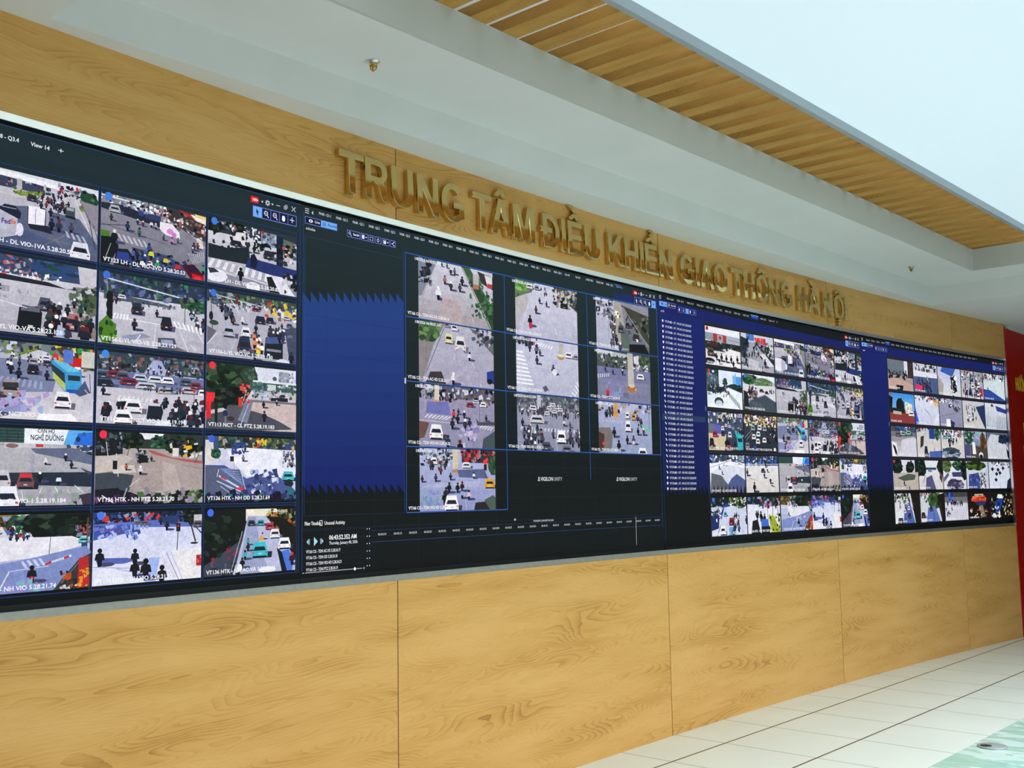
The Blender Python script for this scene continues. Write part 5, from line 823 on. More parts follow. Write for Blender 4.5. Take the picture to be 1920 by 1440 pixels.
# ---- last desktop
def f_q(i):
    def g(c):
        P = c.P
        if i == 0: c.G(0, 0, 100, 100, '9aa2b0', 'b08a80'); c.R(0, 0, 66, 50, '6a7480'); c.R(66, 0, 80, 44, 'd8dce8'); c.R(80, 0, 100, 56, '3a2e2c'); c.S(0, 36, 80, 60, 40, 4, ('1a1c1e', '26221e', '334')); P([(0, 66), (40, 60), (100, 80), (100, 100), (0, 100)], 'c0a298'); P([(30, 84), (60, 84), (56, 100), (34, 100)], '15181c')
        elif i == 1: c.G(0, 0, 100, 100, 'd8d6dc', '4a5a90'); c.S(0, 0, 100, 24, 40, 4, ('334', 'ccd', '243')); P([(0, 24), (100, 30), (100, 46), (0, 50)], 'e2e0ea'); P([(0, 46), (100, 44), (100, 100), (0, 100)], '4c5c8c'); c.K(14, 46, 76, 90, 40, 16, 22); P([(8, 72), (36, 76), (30, 96), (4, 92)], 'd8386a'); c.l(80, 46, 96, 96, 2, '223')
        elif i == 2: c.G(0, 0, 100, 100, 'b4c0e4', 'd9d8dc'); P([(20, 0), (80, 0), (64, 30), (12, 16)], '3a5ab0'); P([(0, 30), (24, 60), (20, 100), (0, 100)], 'a8a49c'); c.S(56, 30, 80, 100, 40, 5, ('111', '15181c', 'eee')); c.l(60, 30, 64, 80, 6, '15181c')
        elif i == 3: c.G(0, 0, 100, 100, '8a949c', 'c9c6cc'); c.B(0, 0, 100, 40, 60, 4); c.C(40, 80, 16, 26, '3a4a70'); c.C(80, 50, 16, 20, 'eee'); c.C(76, 92, 18, 24, 'eee'); c.R(84, 60, 98, 90, 'c8283a'); c.K(10, 40, 90, 90, 26, 18, 24); c.C(52, 56, 14, 18, 'ddd')
        elif i == 4: c.G(0, 0, 100, 100, 'c9d6da', 'cfdce0'); c.B(0, 0, 100, 22, 50, 4); P([(0, 60), (30, 62), (100, 96), (100, 100), (0, 100)], '2c4a9a'); c.M(20, 56, 16, '334'); c.l(10, 36, 100, 66, 1.5, 'e8eef0'); c.l(0, 28, 60, 24, 2, '99a')
        elif i == 5: c.G(0, 0, 100, 60, '3a90e0', '78b4ea'); c.R(0, 56, 100, 100, '8a3a3a'); P([(0, 10), (14, 16), (10, 50), (0, 60)], '111'); c.T(42, 40, 16, 24, ('14161a', '1c2226', '0c0e10'), 16); P([(62, 26), (90, 34), (90, 66), (64, 66)], 'e8e4dc'); c.S(66, 34, 88, 60, 10, 3, ('e0c030', '99a')); c.C(86, 66, 24, 18, 'eee'); c.R(0, 50, 60, 66, '1a2220'); P([(14, 60), (46, 62), (46, 72), (12, 70)], 'b8b4a4')
        elif i == 6: c.G(0, 0, 100, 100, 'd8dcf0', 'c9cce0'); c.B(0, 0, 100, 16, 30, 4); c.S(78, 10, 100, 30, 14, 4, ('d89a50', 'e8c070')); P([(0, 40), (14, 96), (0, 100)], '2a5ad0'); c.l(40, 44, 62, 66, 3, '334'); c.l(62, 66, 70, 90, 2, '778'); c.Z([(70, 96), (100, 50), (108, 70), (84, 104)], 6, 'f0f2fa')
        elif i == 7: c.G(0, 0, 100, 100, '9a9cb4', '8a8ca6'); c.B(0, 0, 100, 14, 30, 4); c.C(50, 20, 12, 16, 'eee'); c.C(44, 26, 9, 12, '223'); c.l(0, 66, 86, 46, 2, '55566a'); P([(28, 74), (44, 72), (46, 100), (26, 100)], 'ececf2'); P([(46, 76), (64, 84), (60, 100), (46, 100)], '2a3050'); c.C(70, 36, 14, 14, '667'); c.K(60, 20, 90, 44, 8, 14, 16)
        elif i == 8: c.G(0, 0, 100, 100, 'c2c4cc', 'cfccc8'); P([(60, 20), (100, 10), (100, 100), (84, 70)], '26345c'); c.K(10, 20, 60, 80, 26, 14, 18, ('334', '445', 'eee')); c.l(60, 50, 90, 96, 4, 'bab4ac'); c.C(30, 12, 14, 10, 'eee')
        elif i == 9: c.G(0, 0, 100, 100, 'd8dce6', 'b4bccc'); P([(50, 8), (100, 20), (100, 36), (56, 28)], '28408a'); c.l(16, 20, 6, 100, 3, '445'); c.l(30, 20, 12, 100, 1.5, '778'); c.C(34, 8, 12, 10, '445'); [c.l(56+j*8, 44+j, 54+j*9, 96, 4, '1c242c') for j in range(6)]
        elif i == 10: c.G(0, 0, 100, 100, '15181c', 'd8d6de'); c.S(20, 0, 100, 20, 30, 3.4, ('2a5ac0', '1a2a5a', 'dde', '3a70c8')); [c.C(26+j*22, 26-j*3, 20, 15, co, sh='111') for j, co in enumerate(('6a5a68', '8ab0a8', '7ab8a0'))]; P([(40, 44), (90, 32), (100, 40), (100, 100), (30, 100)], 'c9c6d4'); c.Z([(46, 46), (96, 40), (100, 100), (40, 100)], 9, 'dcdae6'); P([(0, 50), (20, 56), (24, 100), (4, 100)], 'eceaf0'); P([(4, 60), (14, 66), (24, 98), (14, 96)], '1a1c1e')
        elif i == 11: c.G(0, 0, 100, 100, 'c9c4c6', 'd6d2cc'); c.R(52, 0, 76, 36, '28408a'); c.T(86, 16, 12, 24, GRN, 20); P([(16, 30), (30, 26), (26, 60), (12, 70)], '3a342e'); c.C(36, 80, 16, 36, '2a3448', sh='556'); c.l(66, 40, 64, 56, 3, '334'); c.l(72, 66, 72, 100, 5, '2a2c3a'); P([(50, 80), (100, 76), (100, 100), (50, 100)], '4a62a8'); c.B(0, 0, 50, 16, 20, 4)
        elif i == 12: c.G(0, 0, 100, 100, 'd6d2d0', 'cfcac8'); c.B(0, 0, 100, 24, 60, 4); c.C(14, 26, 18, 14, '8ab8c8'); c.C(38, 24, 18, 14, '5a9ab0'); c.K(30, 30, 70, 54, 9, 20, 26, ('111', '223')); c.T(40, 84, 40, 20, ('3c4850', '2c3640', '8a9ac0'), 40)
        elif i == 13: c.G(0, 0, 100, 100, '9aa8d0', '4a4844'); c.T(20, 20, 20, 26, GRN, 20); c.S(0, 0, 100, 26, 30, 4, ('ccd', '7ac0a8', '334')); P([(0, 50), (24, 46), (22, 100), (0, 100)], '4a4a7a'); P([(24, 50), (100, 60), (100, 100), (30, 100)], '45423c'); P([(34, 40), (46, 40), (50, 84), (34, 84)], 'eee'); c.D(72, 88, 10, 12, 'eee'); c.D(72, 92, 8, 8, '1a1c1e'); c.T(84, 40, 14, 34, ('5a3a1c', '2a2018', '7a5a2a'), 20)
        elif i == 14: c.G(0, 0, 100, 100, '4a5a70', 'b4bccc'); P([(20, 6), (60, 10), (100, 60), (100, 100), (0, 100), (0, 36)], 'c8ccd6'); c.T(78, 24, 24, 18, ('1c2c44', '2a4060', '10182a'), 24); [c.l(30+j*8, 60, 24+j*12, 100, 1.6, '8a8c98') for j in range(6)]; c.l(44, 30, 46, 46, 3, '223'); P([(90, 56), (100, 70), (100, 100), (94, 90)], '10141c')
        elif i == 15: c.G(0, 0, 100, 100, 'dde', 'b0a6a0'); c.T(16, 20, 24, 26, DKG, 34); c.T(68, 24, 16, 22, DKG, 20); c.R(88, 0, 100, 50, '15181c'); P([(0, 46), (100, 40), (100, 100), (0, 100)], 'b8aea6'); P([(16, 60), (60, 46), (90, 50), (84, 66), (40, 70)], '48584c'); c.M(42, 76, 18, '223'); c.M(62, 92, 12, '223')
        elif i == 16: c.G(0, 0, 100, 100, 'dfe6ee', 'cfccc8'); c.T(10, 22, 20, 34, DKG, 30); c.T(92, 20, 14, 30, DKG, 20); c.R(30, 24, 74, 32, '2a3c4a'); P([(30, 60), (54, 50), (70, 100), (26, 100)], '54527a'); c.l(14, 80, 28, 50, 4, '1c2c50'); P([(90, 40), (100, 50), (96, 80), (86, 60)], '5a3a38'); c.C(46, 34, 14, 9, '6a90b8')
        elif i == 17: c.G(0, 0, 100, 100, 'dce2ec', 'd8d4d6'); c.T(14, 16, 22, 24, ('4a5a30', '2c3a20', '6a7a48'), 30); c.T(64, 14, 22, 18, GRN, 30); c.T(90, 30, 14, 36, DKG, 20); P([(36, 40), (84, 38), (80, 56), (40, 56)], '39426a'); c.T(50, 84, 36, 20, ('443c5a', '342e4a', '8a86a8'), 40); P([(0, 60), (20, 40), (24, 50), (0, 76)], '5a5684')
        elif i == 18: c.G(0, 0, 100, 100, 'c8d0d8', 'c9ccd8'); c.T(40, 14, 44, 18, ('2c3c1c', '4a6a24', '16200f'), 50); P([(10, 48), (56, 40), (60, 100), (6, 100)], '3c4c88'); c.S(10, 46, 60, 80, 20, 4, ('5a78c0', '2c3870')); c.K(56, 46, 86, 96, 24, 18, 24, ('ddd', '334', '556')); c.l(90, 30, 96, 90, 3, '667')
        elif i == 19: c.G(0, 0, 100, 100, 'c4ccdc', 'b4bcd2'); c.B(10, 0, 100, 20, 30, 4); P([(0, 40), (30, 16), (80, 12), (100, 50), (100, 100), (0, 100)], 'cfd6e6'); [P([(x, y), (x+8, y-7), (x+16, y+2), (x+6, y+10)], '1c2430') for x, y in ((28, 44), (44, 40), (24, 66), (10, 26), (36, 28), (60, 22))]; P([(86, 70), (100, 60), (100, 100), (80, 100)], '26243c')
        elif i == 20: c.G(0, 0, 100, 100, 'c9ccd4', 'e6e6ea'); c.S(0, 0, 60, 30, 40, 4, ('2c3230', 'c9c9c4', '4a6a34', '15181a')); P([(64, 0), (100, 0), (100, 100), (80, 100)], '15120e'); P([(40, 40), (60, 28), (78, 100), (30, 100)], '4a62a8'); c.K(16, 30, 80, 50, 10, 14, 18); c.C(54, 50, 12, 14, 'dde'); c.C(38, 60, 12, 14, 'dde'); c.C(56, 76, 13, 18, '1c2434'); c.C(20, 92, 24, 22, '2a4448')
        elif i == 21: c.G(0, 0, 100, 100, 'c8ccd0', 'd0d2d8'); c.B(0, 0, 50, 30, 30, 4); c.T(60, 26, 30, 30, ('2e4a24', '1c3018', '4a6a3a'), 50); P([(70, 10), (100, 0), (100, 100), (86, 100), (74, 40)], '15120e'); c.l(80, 30, 88, 80, 6, '5a2a1c'); P([(30, 50), (60, 46), (80, 100), (20, 100)], '5a74b8'); c.C(42, 56, 13, 16, '223'); c.l(52, 70, 54, 96, 5, '15202c'); c.C(8, 76, 18, 20, '2c2420')
        elif i == 22: c.G(0, 0, 100, 100, '0e1014', 'c9c8d4'); c.S(10, 0, 36, 30, 20, 4, ('1a3ac0', '3a6ae0', '0c1224')); P([(0, 36), (100, 40), (100, 100), (0, 100)], 'd2d2de'); c.K(10, 34, 80, 42, 12, 16, 20, ('111', '223')); c.C(40, 38, 14, 12, '15181c'); c.Z([(24, 60), (90, 62), (100, 100), (10, 100)], 9, 'c0c2d0'); c.M(28, 56, 14, '334'); c.l(92, 30, 94, 70, 3, '334'); c.S(0, 56, 20, 90, 10, 4, ('28305a', '445'))
        elif i == 23: c.G(0, 0, 100, 100, '1a0c0e', '140a0c'); c.R(30, 8, 70, 14, '8ad8c8'); c.T(48, 26, 34, 14, ('c84020', 'e85a2a', '8a2a1c', 'f08060'), 40); P([(30, 36), (80, 36), (76, 50), (40, 50)], '2a2a6a'); P([(50, 50), (66, 50), (76, 92), (56, 96)], '6a7a5a'); c.S(8, 60, 94, 96, 40, 2.4, ('d86a50', 'eee', 'c83838', '2a1010')); c.D(52, 62, 6, 8, 'b8805a')
        else: c.G(0, 0, 100, 100, '14120e', '0e0d0c'); P([(36, 10), (56, 12), (56, 28), (30, 24)], 'e6eef0'); P([(20, 40), (44, 26), (60, 28), (44, 70), (20, 80)], '1c3a9a'); c.S(0, 10, 40, 96, 40, 3.4, ('ddd', '15181c', '4a4a3a', '111')); c.S(56, 10, 100, 90, 60, 3, ('8a6a3c', 'c8a870', '2a2014', '15100c', 'e8d8b0')); c.S(0, 78, 40, 98, 30, 4, ('eee', 'ccc', '111'))
    return g
# ------------------------------------------------------------------ the four desktops
def vcap(k, txt, U, V, h, wid, col, par, name='caption', bold=.02, lay=30):
    if (txt, bold) not in _fc: _fc[(txt, bold)] = font_mesh(txt, 1, bold)
    w = max(v[0] for v in _fc[(txt, bold)][0]); return text(k, txt, U, V, h, col, par, name, wid/(w*h/.70) if wid else .9, bold, lay)
class UI(Cv):
    def __init__(s, k, seed=1, base=3): Cv.__init__(s, k, 0, 0, 1920, 1080, seed, base); s.b = (0, 0, 1920, 1080)
    def X(s, x, y): return (x, y)
    def F(s, x0, y0, x1, y1, wd, col):
        for q in ((x0, y0, x1, y0), (x1, y0, x1, y1), (x1, y1, x0, y1), (x0, y1, x0, y0)): s.l(*q, wd, col)
def backdrop(k, scr, top, bot):
    o = arc_grid('display_panel', (k-1)*DW+.0015, k*DW-.0015, [(-.06, ZOB-.004), (0, ZOB-.004), (0, ZOT+.004), (-.06, ZOT+.004)], M['black'], closed=True)
    o.parent = scr; o['label'] = 'black display modules behind the picture'
    u = UI(k, base=0); a, b = hx(top), hx(bot)
    for i in range(18):
        t = min(1, (i+.5)/14); u.R(0, i*60, 1920, i*60+60, tuple(a[j]+(b[j]-a[j])*t for j in range(3)))  # paler top: ceiling reflection and view-angle brightening painted into the emission
    return u
def seams(u, x0, x1, y0, y1, col):
    for i in range(1, 10):
        v = 108*i
        if y0 < v < y1: u.l(x0, v, x1, v, 1.3, col)
    x = 96
    while x < x1:
        if x > x0: u.l(x, y0, x, y1, 1.2, col)
        x += 192
def blueband(u, x0, x1, y0, y0b, y1, amp, c0, c1, saw=32, top=True):
    n = int(round((x1-x0)/saw)); a, b = hx(c0), hx(c1)
    for i in range(n):
        xa, xb = x0+(x1-x0)*i/n, x0+(x1-x0)*(i+1)/n; ya = y0+(y0b-y0)*i/n; tp = ya+amp if top else ya
        m = 10
        for j in range(m):
            t0, t1 = j/m, (j+1)/m; t = (j+.5)/m
            u.R(xa, tp+(y1-tp)*t0, xb, tp+(y1-tp)*t1+.3, tuple(a[q]+(b[q]-a[q])*t for q in range(3)))  # fades downward like the backdrop, screen sheen painted into the colour
        if top: u.P([(xa, ya), (xb, ya+amp), (xa, ya+amp)], c0)
        u.P([(xa, y1), (xb, y1), (xb, y1+amp)][:], c1) if False else u.P([(xa, y1), (xb, y1), (xb, y1+amp), (xb-1, y1+amp)], c1)
def controls(u, x, cw=1.0, active=0, line='6f7fe0', blue='6fb0f8'):
    """window buttons and the five-cell tool box at the top right of a desktop"""
    u.R(x-176*cw, 13, x-150*cw, 31, 'e0182c'); u.P([(x-140*cw, 20), (x-132*cw, 20), (x-136*cw, 26)], 'ccd')
    for i in range(8):
        a = math.pi*i/4; u.l(x-117*cw+5*cw*math.cos(a), 22+5*math.sin(a), x-117*cw+8.5*cw*math.cos(a), 22+8.5*math.sin(a), 2.6, 'ccd')
    u.D(x-117*cw, 22, 6*cw, 6, 'ccd', 14); u.D(x-117*cw, 22, 3.2*cw, 3.2, '2a383c', 12); u.P([(x-104*cw, 20), (x-96*cw, 20), (x-100*cw, 26)], 'ccd')
    u.l(x-86*cw, 22, x-72*cw, 22, 1.8, 'ccd'); u.F(x-58*cw, 19, x-50*cw, 27, 1.6, 'ccd'); u.F(x-54*cw, 15, x-46*cw, 23, 1.4, 'ccd')
    u.l(x-30*cw, 14, x-16*cw, 28, 1.8, 'dde'); u.l(x-16*cw, 14, x-30*cw, 28, 1.8, 'dde')
    x0 = x-168*cw; w = 31*cw
    for i in range(5):
        a = x0+i*w; u.R(a, 40, a+w, 70, blue if i == active else '141c3c')
    u.F(x0, 40, x0+5*w, 70, 2, line)
    for i in range(1, 5): u.l(x0+i*w, 40, x0+i*w, 70, 1.6, line)
    c = [x0+w*(i+.5) for i in range(5)]; q = cw
    u.P([(c[0]-4*q, 45), (c[0]+5*q, 56), (c[0]+1*q, 57), (c[0]+3*q, 64), (c[0], 65), (c[0]-2*q, 58), (c[0]-4*q, 60)], '152036' if active == 0 else 'eef')
    for i in (1, 2): u.D(c[i]-1*q, 53, 7*q, 7, 'dde', 16); u.D(c[i]-1*q, 53, 4.6*q, 4.8, '141c3c', 14); u.l(c[i]+3*q, 58, c[i]+8*q, 65, 2.6, 'dde'); u.l(c[i]-4*q, 53, c[i]+2*q, 53, 1.4, 'dde')
    u.D(c[3], 57, 6*q, 8, 'f4f4fa', 12, .1); u.R(c[3]-5*q, 48, c[3]+4*q, 56, 'f4f4fa')
    k4 = '20304a' if active == 4 else 'dde'; u.l(c[4]-8*q, 55, c[4]+8*q, 55, 2.4, k4); u.l(c[4], 47, c[4], 63, 2.4, k4)
def lefttools(u, x, live, cw=1.0, blue='6fb0f8', line='6f7fe0'):
    for i in range(3): u.l(x+12, 9+i*6, x+27*cw, 9+i*6, 2.2, 'ccd')
    u.R(x+12, 33, x+73, 53, '10162c' if not live else blue); u.R(x+73, 33, x+136, 53, blue if not live else '10162c'); u.F(x+12, 33, x+136, 53, 1.8, line)
    e = x+34; u.D(e, 43, 8, 5, 'eef' if not live else '1c2c50', 12); u.D(e, 43, 2.4, 2.6, '112' if not live else blue, 8)
    e = x+86; u.D(e, 43, 6, 6, '1c3a70' if not live else 'dde', 14); u.D(e, 43, 4.4, 4.4, blue if not live else '10162c', 12); u.D(e, 43, 2, 2, '10203c' if not live else 'dde', 8)
def feedcell(scr, k, U, V, w, h, fn, cap, seed, dot=None, capw=None, ch=10, cols=('f4f5fa',), mt=12, mb=8, ml=4, mr=4, stamp=None, red=None):
    c = Cv(k, U+ml, V+mt, U+w-mr, V+h-mb, seed, 6); fn(c)
    o = c.build('camera_feed', scr); lay = c.top+2
    if dot:
        d = Cv(k, U, V, U+w, V+h, seed, lay); d.D(7, 10, 3.2, 5.2, dot, 16); q = d.build('status_dot', o)
    if cap: vcap(k, cap, U+ml+7, V+h-mb-6, ch, capw or len(cap)*7.3, 'f4f5fa', o, lay=lay+1)
    if stamp: vcap(k, stamp[0], stamp[1], stamp[2], stamp[3], stamp[4], 'f0f0f6', o, name='time_stamp', lay=lay+1)
    return o
GRID = [  # rows of the 5 x 5 layout, left to right: (drawing, caption, dot colour)
 [(f_dlp, 'VT123 LH - DL PTZ 5.28.20.51', 'b01c24'), (f_dlo, 'VT123 LH - DL OD 5.28.20.50', None), (f_dl1, 'VT123 LH - DL VIO-1VA 5.28.20.52', None), (f_dl2, 'VT123 LH - DL VIO-2VD 5.28.20.53', '3f7fe0'), (f_dl3, 'VT123 LH - DL VIO-2VC 5.28.20.85', '3f7fe0')],
 [(f_ylp, 'VT156-L-YL PTZ 5.28.23.127', 'd83048'), (f_ylo, 'VT156-L-YL OD 5.28.23.126', '3f7fe0'), (f_yla, 'VT156-L-YL VIO-VA 5.28.23.128', None), (f_ylb, 'VT156-L-YL VIO-VB 5.28.23.129', '3f70d8'), (f_ylc, 'VT156-L-YL VIO-VC 5.28.23.130', '3f6fe0')],
 [(f_n1, 'VT114 HTK - NCT VIO-1 5.28.19.193', '3848c0'), (f_n4, 'VT114 HTK - NCT VIO-4 5.28.19.196', None), (f_nc3, 'VT114 HTK - NCT VIO-3 5.28.19.195', None), (f_nc2, 'VT114 HTK - NCT VIO-2 5.28.19.194', '3f8ae8'), (f_ncp, 'VT113 NCT - CL PTZ 5.28.19.183', 'f0304c')],
 [(f_co, 'VT113 NCT - CL OD 5.28.19.182', '4048c0'), (f_cd, None, None), (f_nc1, 'VT113 NCT - CL VIO-1 5.28.19.184', None), (f_htp, 'VT136 HTK - NH PTZ 5.28.21.70', 'f0304c'), (f_hto, 'VT136 HTK - NH OD 5.28.21.69', '3f5fd8')],
 [(f_ha, 'VT136 HTK - NH VIO 5.28.21.71', '3f7fe0'), (f_hb, 'VT136 HTK - NH VIO 5.28.21.73', '3f6fd0'), (f_htv, 'VT136 HTK - NH VIO 5.28.21.74', None), (f_hv2, 'VT136 HTK - NH VIO 5.28.21.72', '4a78f0'), (f_hva, 'VT136 HTK - NH AC-VA 5.28.21.65', '3f6ff0')]]
ROWS = [90, 286, 481, 676, 870, 1062]
def screen(k, label):
    o = empty('video_wall_screen', W((k-.5)*DW, DZ-DH, 0)); tag(o, label, 'screen', 'screens of the curved video wall'); return o
def adopt(scr):
    for c in C.objects:
        if c.parent == scr: c.matrix_parent_inverse = Matrix.Translation(-scr.location)
LINE = '1f3a78'
# --- screen one
scr = screen(0, 'largest-looking screen at the left with big labelled traffic camera tiles')
u = backdrop(0, scr, '1e2e34', '06090c')
u.l(0, 1.5, 1920, 1.5, 1.6, '2e4a78'); seams(u, 0, 1920, 2, 88, '1f2c30')
for j in range(6):
    if 0 < j < 5: u.R(343, ROWS[j]-4, 1904, ROWS[j]+4, '0f1a34'); u.l(343, ROWS[j]-4, 1904, ROWS[j]-4, 1.2, '2c447c'); u.l(343, ROWS[j]+4, 1904, ROWS[j]+4, 1.2, '23396c')
    else: u.l(343, ROWS[j], 1904, ROWS[j], 1.6, LINE)
for i in range(6): x = 343+312.2*i; u.R(x-3.5, 90, x+3.5, 1062, '101c38'); u.l(x-3.5, 90, x-3.5, 1062, 1.2, '2e4a86'); u.l(x+3.5, 90, x+3.5, 1062, 1.1, '243c72')
u.l(1914, 40, 1914, 1062, 1.5, '24407e')
controls(u, 1912); u.build('window_background', scr)
vcap(0, '100+', 1738, 27, 8, 22, 'fff', scr, 'badge_number', lay=44)
for t, x in (('PA08 - Q3.3', 930), ('PA08 - Q3.4', 1006), ('View 14', 1100)): vcap(0, t, x, 34, 9.5, 66 if len(t) > 8 else 46, 'dde2ea', scr, 'tab_label', lay=44)
vcap(0, '+', 1166, 34, 13, 15, 'dde2ea', scr, 'tab_label', 0, lay=44)
for j in range(5):
    for i in range(5):
        fn, cap, dot = GRID[j][i]; fo = feedcell(scr, 0, 343+312.2*i, ROWS[j], 312.2, ROWS[j+1]-ROWS[j], fn, cap, 31*j+i+7, dot)
        if fn is f_dl1: vcap(0, 'Fed', 343+624+4+66, 90+12+126, 11, 21, '4a2a8a', fo, 'lorry_lettering', .03, 52); vcap(0, 'Ex', 343+624+4+88, 90+12+124, 11, 13, 'e05a1c', fo, 'lorry_lettering', .03, 52)
        if fn is f_nc1: vcap(0, 'CĂN HỘ', 343+624+170, 676+21, 9, 42, '3a3c44', fo, 'billboard_lettering', lay=44); vcap(0, 'NGHỈ DƯỠNG', 343+624+154, 676+38, 12, 80, '1c2028', fo, 'billboard_lettering', .02, lay=44)
        if fn is f_hva: vcap(0, '2026-01-08 10:12:12', 1778, ROWS[4]+22, 7, 92, 'd8e0d0', fo, 'time_stamp', lay=44)
adopt(scr)
# --- screen two
scr = screen(1, 'middle-left screen with blue side panel, ten tall street pictures and a timeline')
u = backdrop(1, scr, '1f2d31', '07090b')
seams(u, 2, 1918, 3, 1070, '1c2729')
blueband(u, 3, 419, 257, 203, 814, 30, '233f80', '0e1c66')
for i in range(2, 8):
    if 240 < 108*i < 830: u.l(3, 108*i, 419, 108*i, 1.2, '1b2868')
for x in (96, 288): u.l(x, 290, x, 812, 1, '1f2c70')
u.l(5, 20, 5, 1062, 2, '24407e'); u.l(12, 96, 12, 900, 1.2, '2a4a90'); u.l(418, 66, 418, 900, 1.6, '2a4488'); u.l(10, 92, 418, 92, 1.4, '2c4258'); u.l(1908, 74, 1908, 1000, 2, '223f80')
# right top blue tint
for i in range(10): u.P([(1600+i*32, 44), (1632+i*32, 36), (1632+i*32, 66), (1600+i*32, 66)], '1c2c58')
u.R(1650, 36, 1912, 72, '182a60')
X2 = [427, 923, 1417, 1910]; Y2 = [70, 278, 487, 696, 905]
for j, (a, b) in enumerate(((0, 3), (0, 3), (0, 3), (0, 3), (0, 1))): u.l(X2[a], Y2[j], X2[b], Y2[j], 3.2, '2f5cb4')
for i, e in ((0, 905), (1, 905), (2, 800), (3, 696)): u.l(X2[i], 70, X2[i], e, 3 if i else 2.4, '2c56ac')
u.R(421, 478, 428, 496, 'c8c8cc')
lefttools(u, 0, False); controls(u, 1916, 1.0, 4)
u.P([(42, 12), (37, 17), (42, 22), (44, 20), (40.5, 17), (44, 14)], 'eef')
for x0, x1 in ((178, 229), (234, 263), (267, 290), (296, 319), (325, 356), (361, 384)): u.R(x0, 42, x1, 62, '10182c'); u.F(x0, 42, x1, 62, 1.8, '6f7fe0')
u.D(188, 50, 4.6, 4.6, 'dde', 12); u.D(188, 50, 2.8, 2.8, '10182c', 10); u.l(191, 54, 196, 59, 2, 'dde'); u.R(239, 46, 249, 58, 'eef'); u.P([(253, 50), (260, 50), (256.5, 55)], 'eef'); u.P([(220, 50), (227, 50), (223.5, 55)], 'eef')
for q in ((273, 47, 1, 1), (284, 47, -1, 1), (273, 57, 1, -1), (284, 57, -1, -1)): u.l(q[0], q[1], q[0]+4*q[2], q[1], 1.5, 'dde'); u.l(q[0], q[1], q[0], q[1]+4*q[3], 1.5, 'dde')
u.D(307.5, 52, 5, 6, 'dde', 8); u.D(307.5, 52, 3, 4, '10182c', 8); u.R(331, 46, 342, 58, 'eef'); u.R(334, 47, 339, 50, '223'); u.P([(346, 50), (353, 50), (349.5, 55)], 'eef'); u.l(369, 52, 377, 47, 1.4, 'dde'); u.l(369, 52, 377, 57, 1.4, 'dde')
for p in ((369, 52), (377, 47), (377, 57)): u.D(*p, 2.2, 2.2, 'eef', 8)
u.l(1570+40, 6, 1570+80, 6, 2, '6a88d8')
# timeline
u.l(8, 905, 418, 905, 1.2, '1c3050'); u.l(8, 944, 1905, 944, 1, '1a2a44'); u.l(276, 956, 1905, 956, 1.2, '22386a'); u.l(276, 990, 1905, 990, 1.6, '24427c'); u.l(268, 950, 268, 1060, 1.2, '1f3156'); u.l(8, 948, 268, 948, 1, '1a2a44')
for i in range(4): u.l(8, 998+i*17, 240, 998+i*17, .8, '152238')
u.F(71, 920, 81, 934, 1.6, 'eee'); u.P([(50, 966), (64, 979), (50, 992)], 'a8e0f4'); u.P([(30, 971), (22, 979), (30, 987)], 'a8d0e0'); u.R(32, 971, 34, 987, 'a8d0e0'); u.P([(78, 971), (86, 979), (78, 987)], 'a8d0e0'); u.R(74, 971, 76, 987, 'a8d0e0')
u.l(8, 1066, 14, 1066, 2, 'ccd'); u.l(18, 1066, 238, 1066, 2, 'b8b8bc'); u.D(208, 1066, 4, 5, 'fff', 12); u.l(241, 1066, 249, 1066, 1.3, 'aac'); u.l(245, 1061, 245, 1071, 1.3, 'aac')
for i in range(6):
    for x in (258, 268): u.D(x, 950+i*22, 1.8, 2, 'eee', 6)
u.l(1714, 950, 1714, 1064, 1.8, 'd8d8dc'); u.R(957, 938, 967, 945, 'b0b0b4')
u.build('window_background', scr)
tabs = ['Q1.1', 'Q1.2', 'Q2.1', 'Q2.2', 'Q2.3', 'Q3.2', 'Q3.3', 'Q3.4', 'Q4.1', 'Q5', 'Q4.2', 'Q6.1', 'Q6.2', 'Q6.3', 'Q6.4', 'Q7.1', 'Q14.2', 'Q24.1']
names = ['PA08 - '+t for t in tabs]+['View 98', 'View 10A', 'XUYEN TAM 1', 'TRUNG TAM', 'PA08 - Q3.1', 'View 97 x']
for i, t in enumerate(names): vcap(1, t, 62+i*67.5, 18, 7.6, 47 if len(t) > 8 else 30, 'c4ccd8' if i < 23 else '6a9af0', scr, 'tab_label', lay=44)
for t, x, y, h, w, cl in (('Live', 46, 47, 8, 20, 'dde'), ('Recorded', 97, 47, 8, 36, '2a4a80'), ('ochodua', 12, 72, 8, 36, 'ccd2dc'), ('Search', 199, 56, 7.5, 22, 'eef'), ('Filter Timeline:', 12, 932, 10, 62, 'f0f0f4'), ('Unusual Activity', 86, 932, 10, 80, 'e4e4ea'),
        ('06:43:52.352 AM', 104, 976, 13, 108, 'f4f6fa'), ('Thursday, January 08, 2026', 104, 990, 8.6, 112, 'd4d8e0'), ('VT166 CG - TDN AC-VD 5.28.24.17', 18, 1011, 8.6, 130, 'e0e2ea'), ('VT166 CG - TDN OD 5.28.24.18', 18, 1028, 8.6, 118, 'e0e2ea'),
        ('VT166 CG - TDN VIO-VD 5.28.24.23', 18, 1045, 8.6, 134, 'e0e2ea'), ('VT166 CG - TDN PTZ 5.28.24.19', 18, 1062, 8.6, 120, 'e0e2ea'), ('THURSDAY, JANUARY 08, 2026', 1060, 952, 6.2, 118, 'c8c8ce'), ('100+', 1742, 27, 8, 22, 'fff')):
    vcap(1, t, x, y, h, w, cl, scr, 'lettering', lay=44)
for i in range(24):
    m = 10+5*i; t = '06:%02d:%02d' % (42+m//60, m % 60); vcap(1, t, 300+i*67.2, 971, 6.6, 35, 'b8bcc6', scr, 'time_label', lay=44)
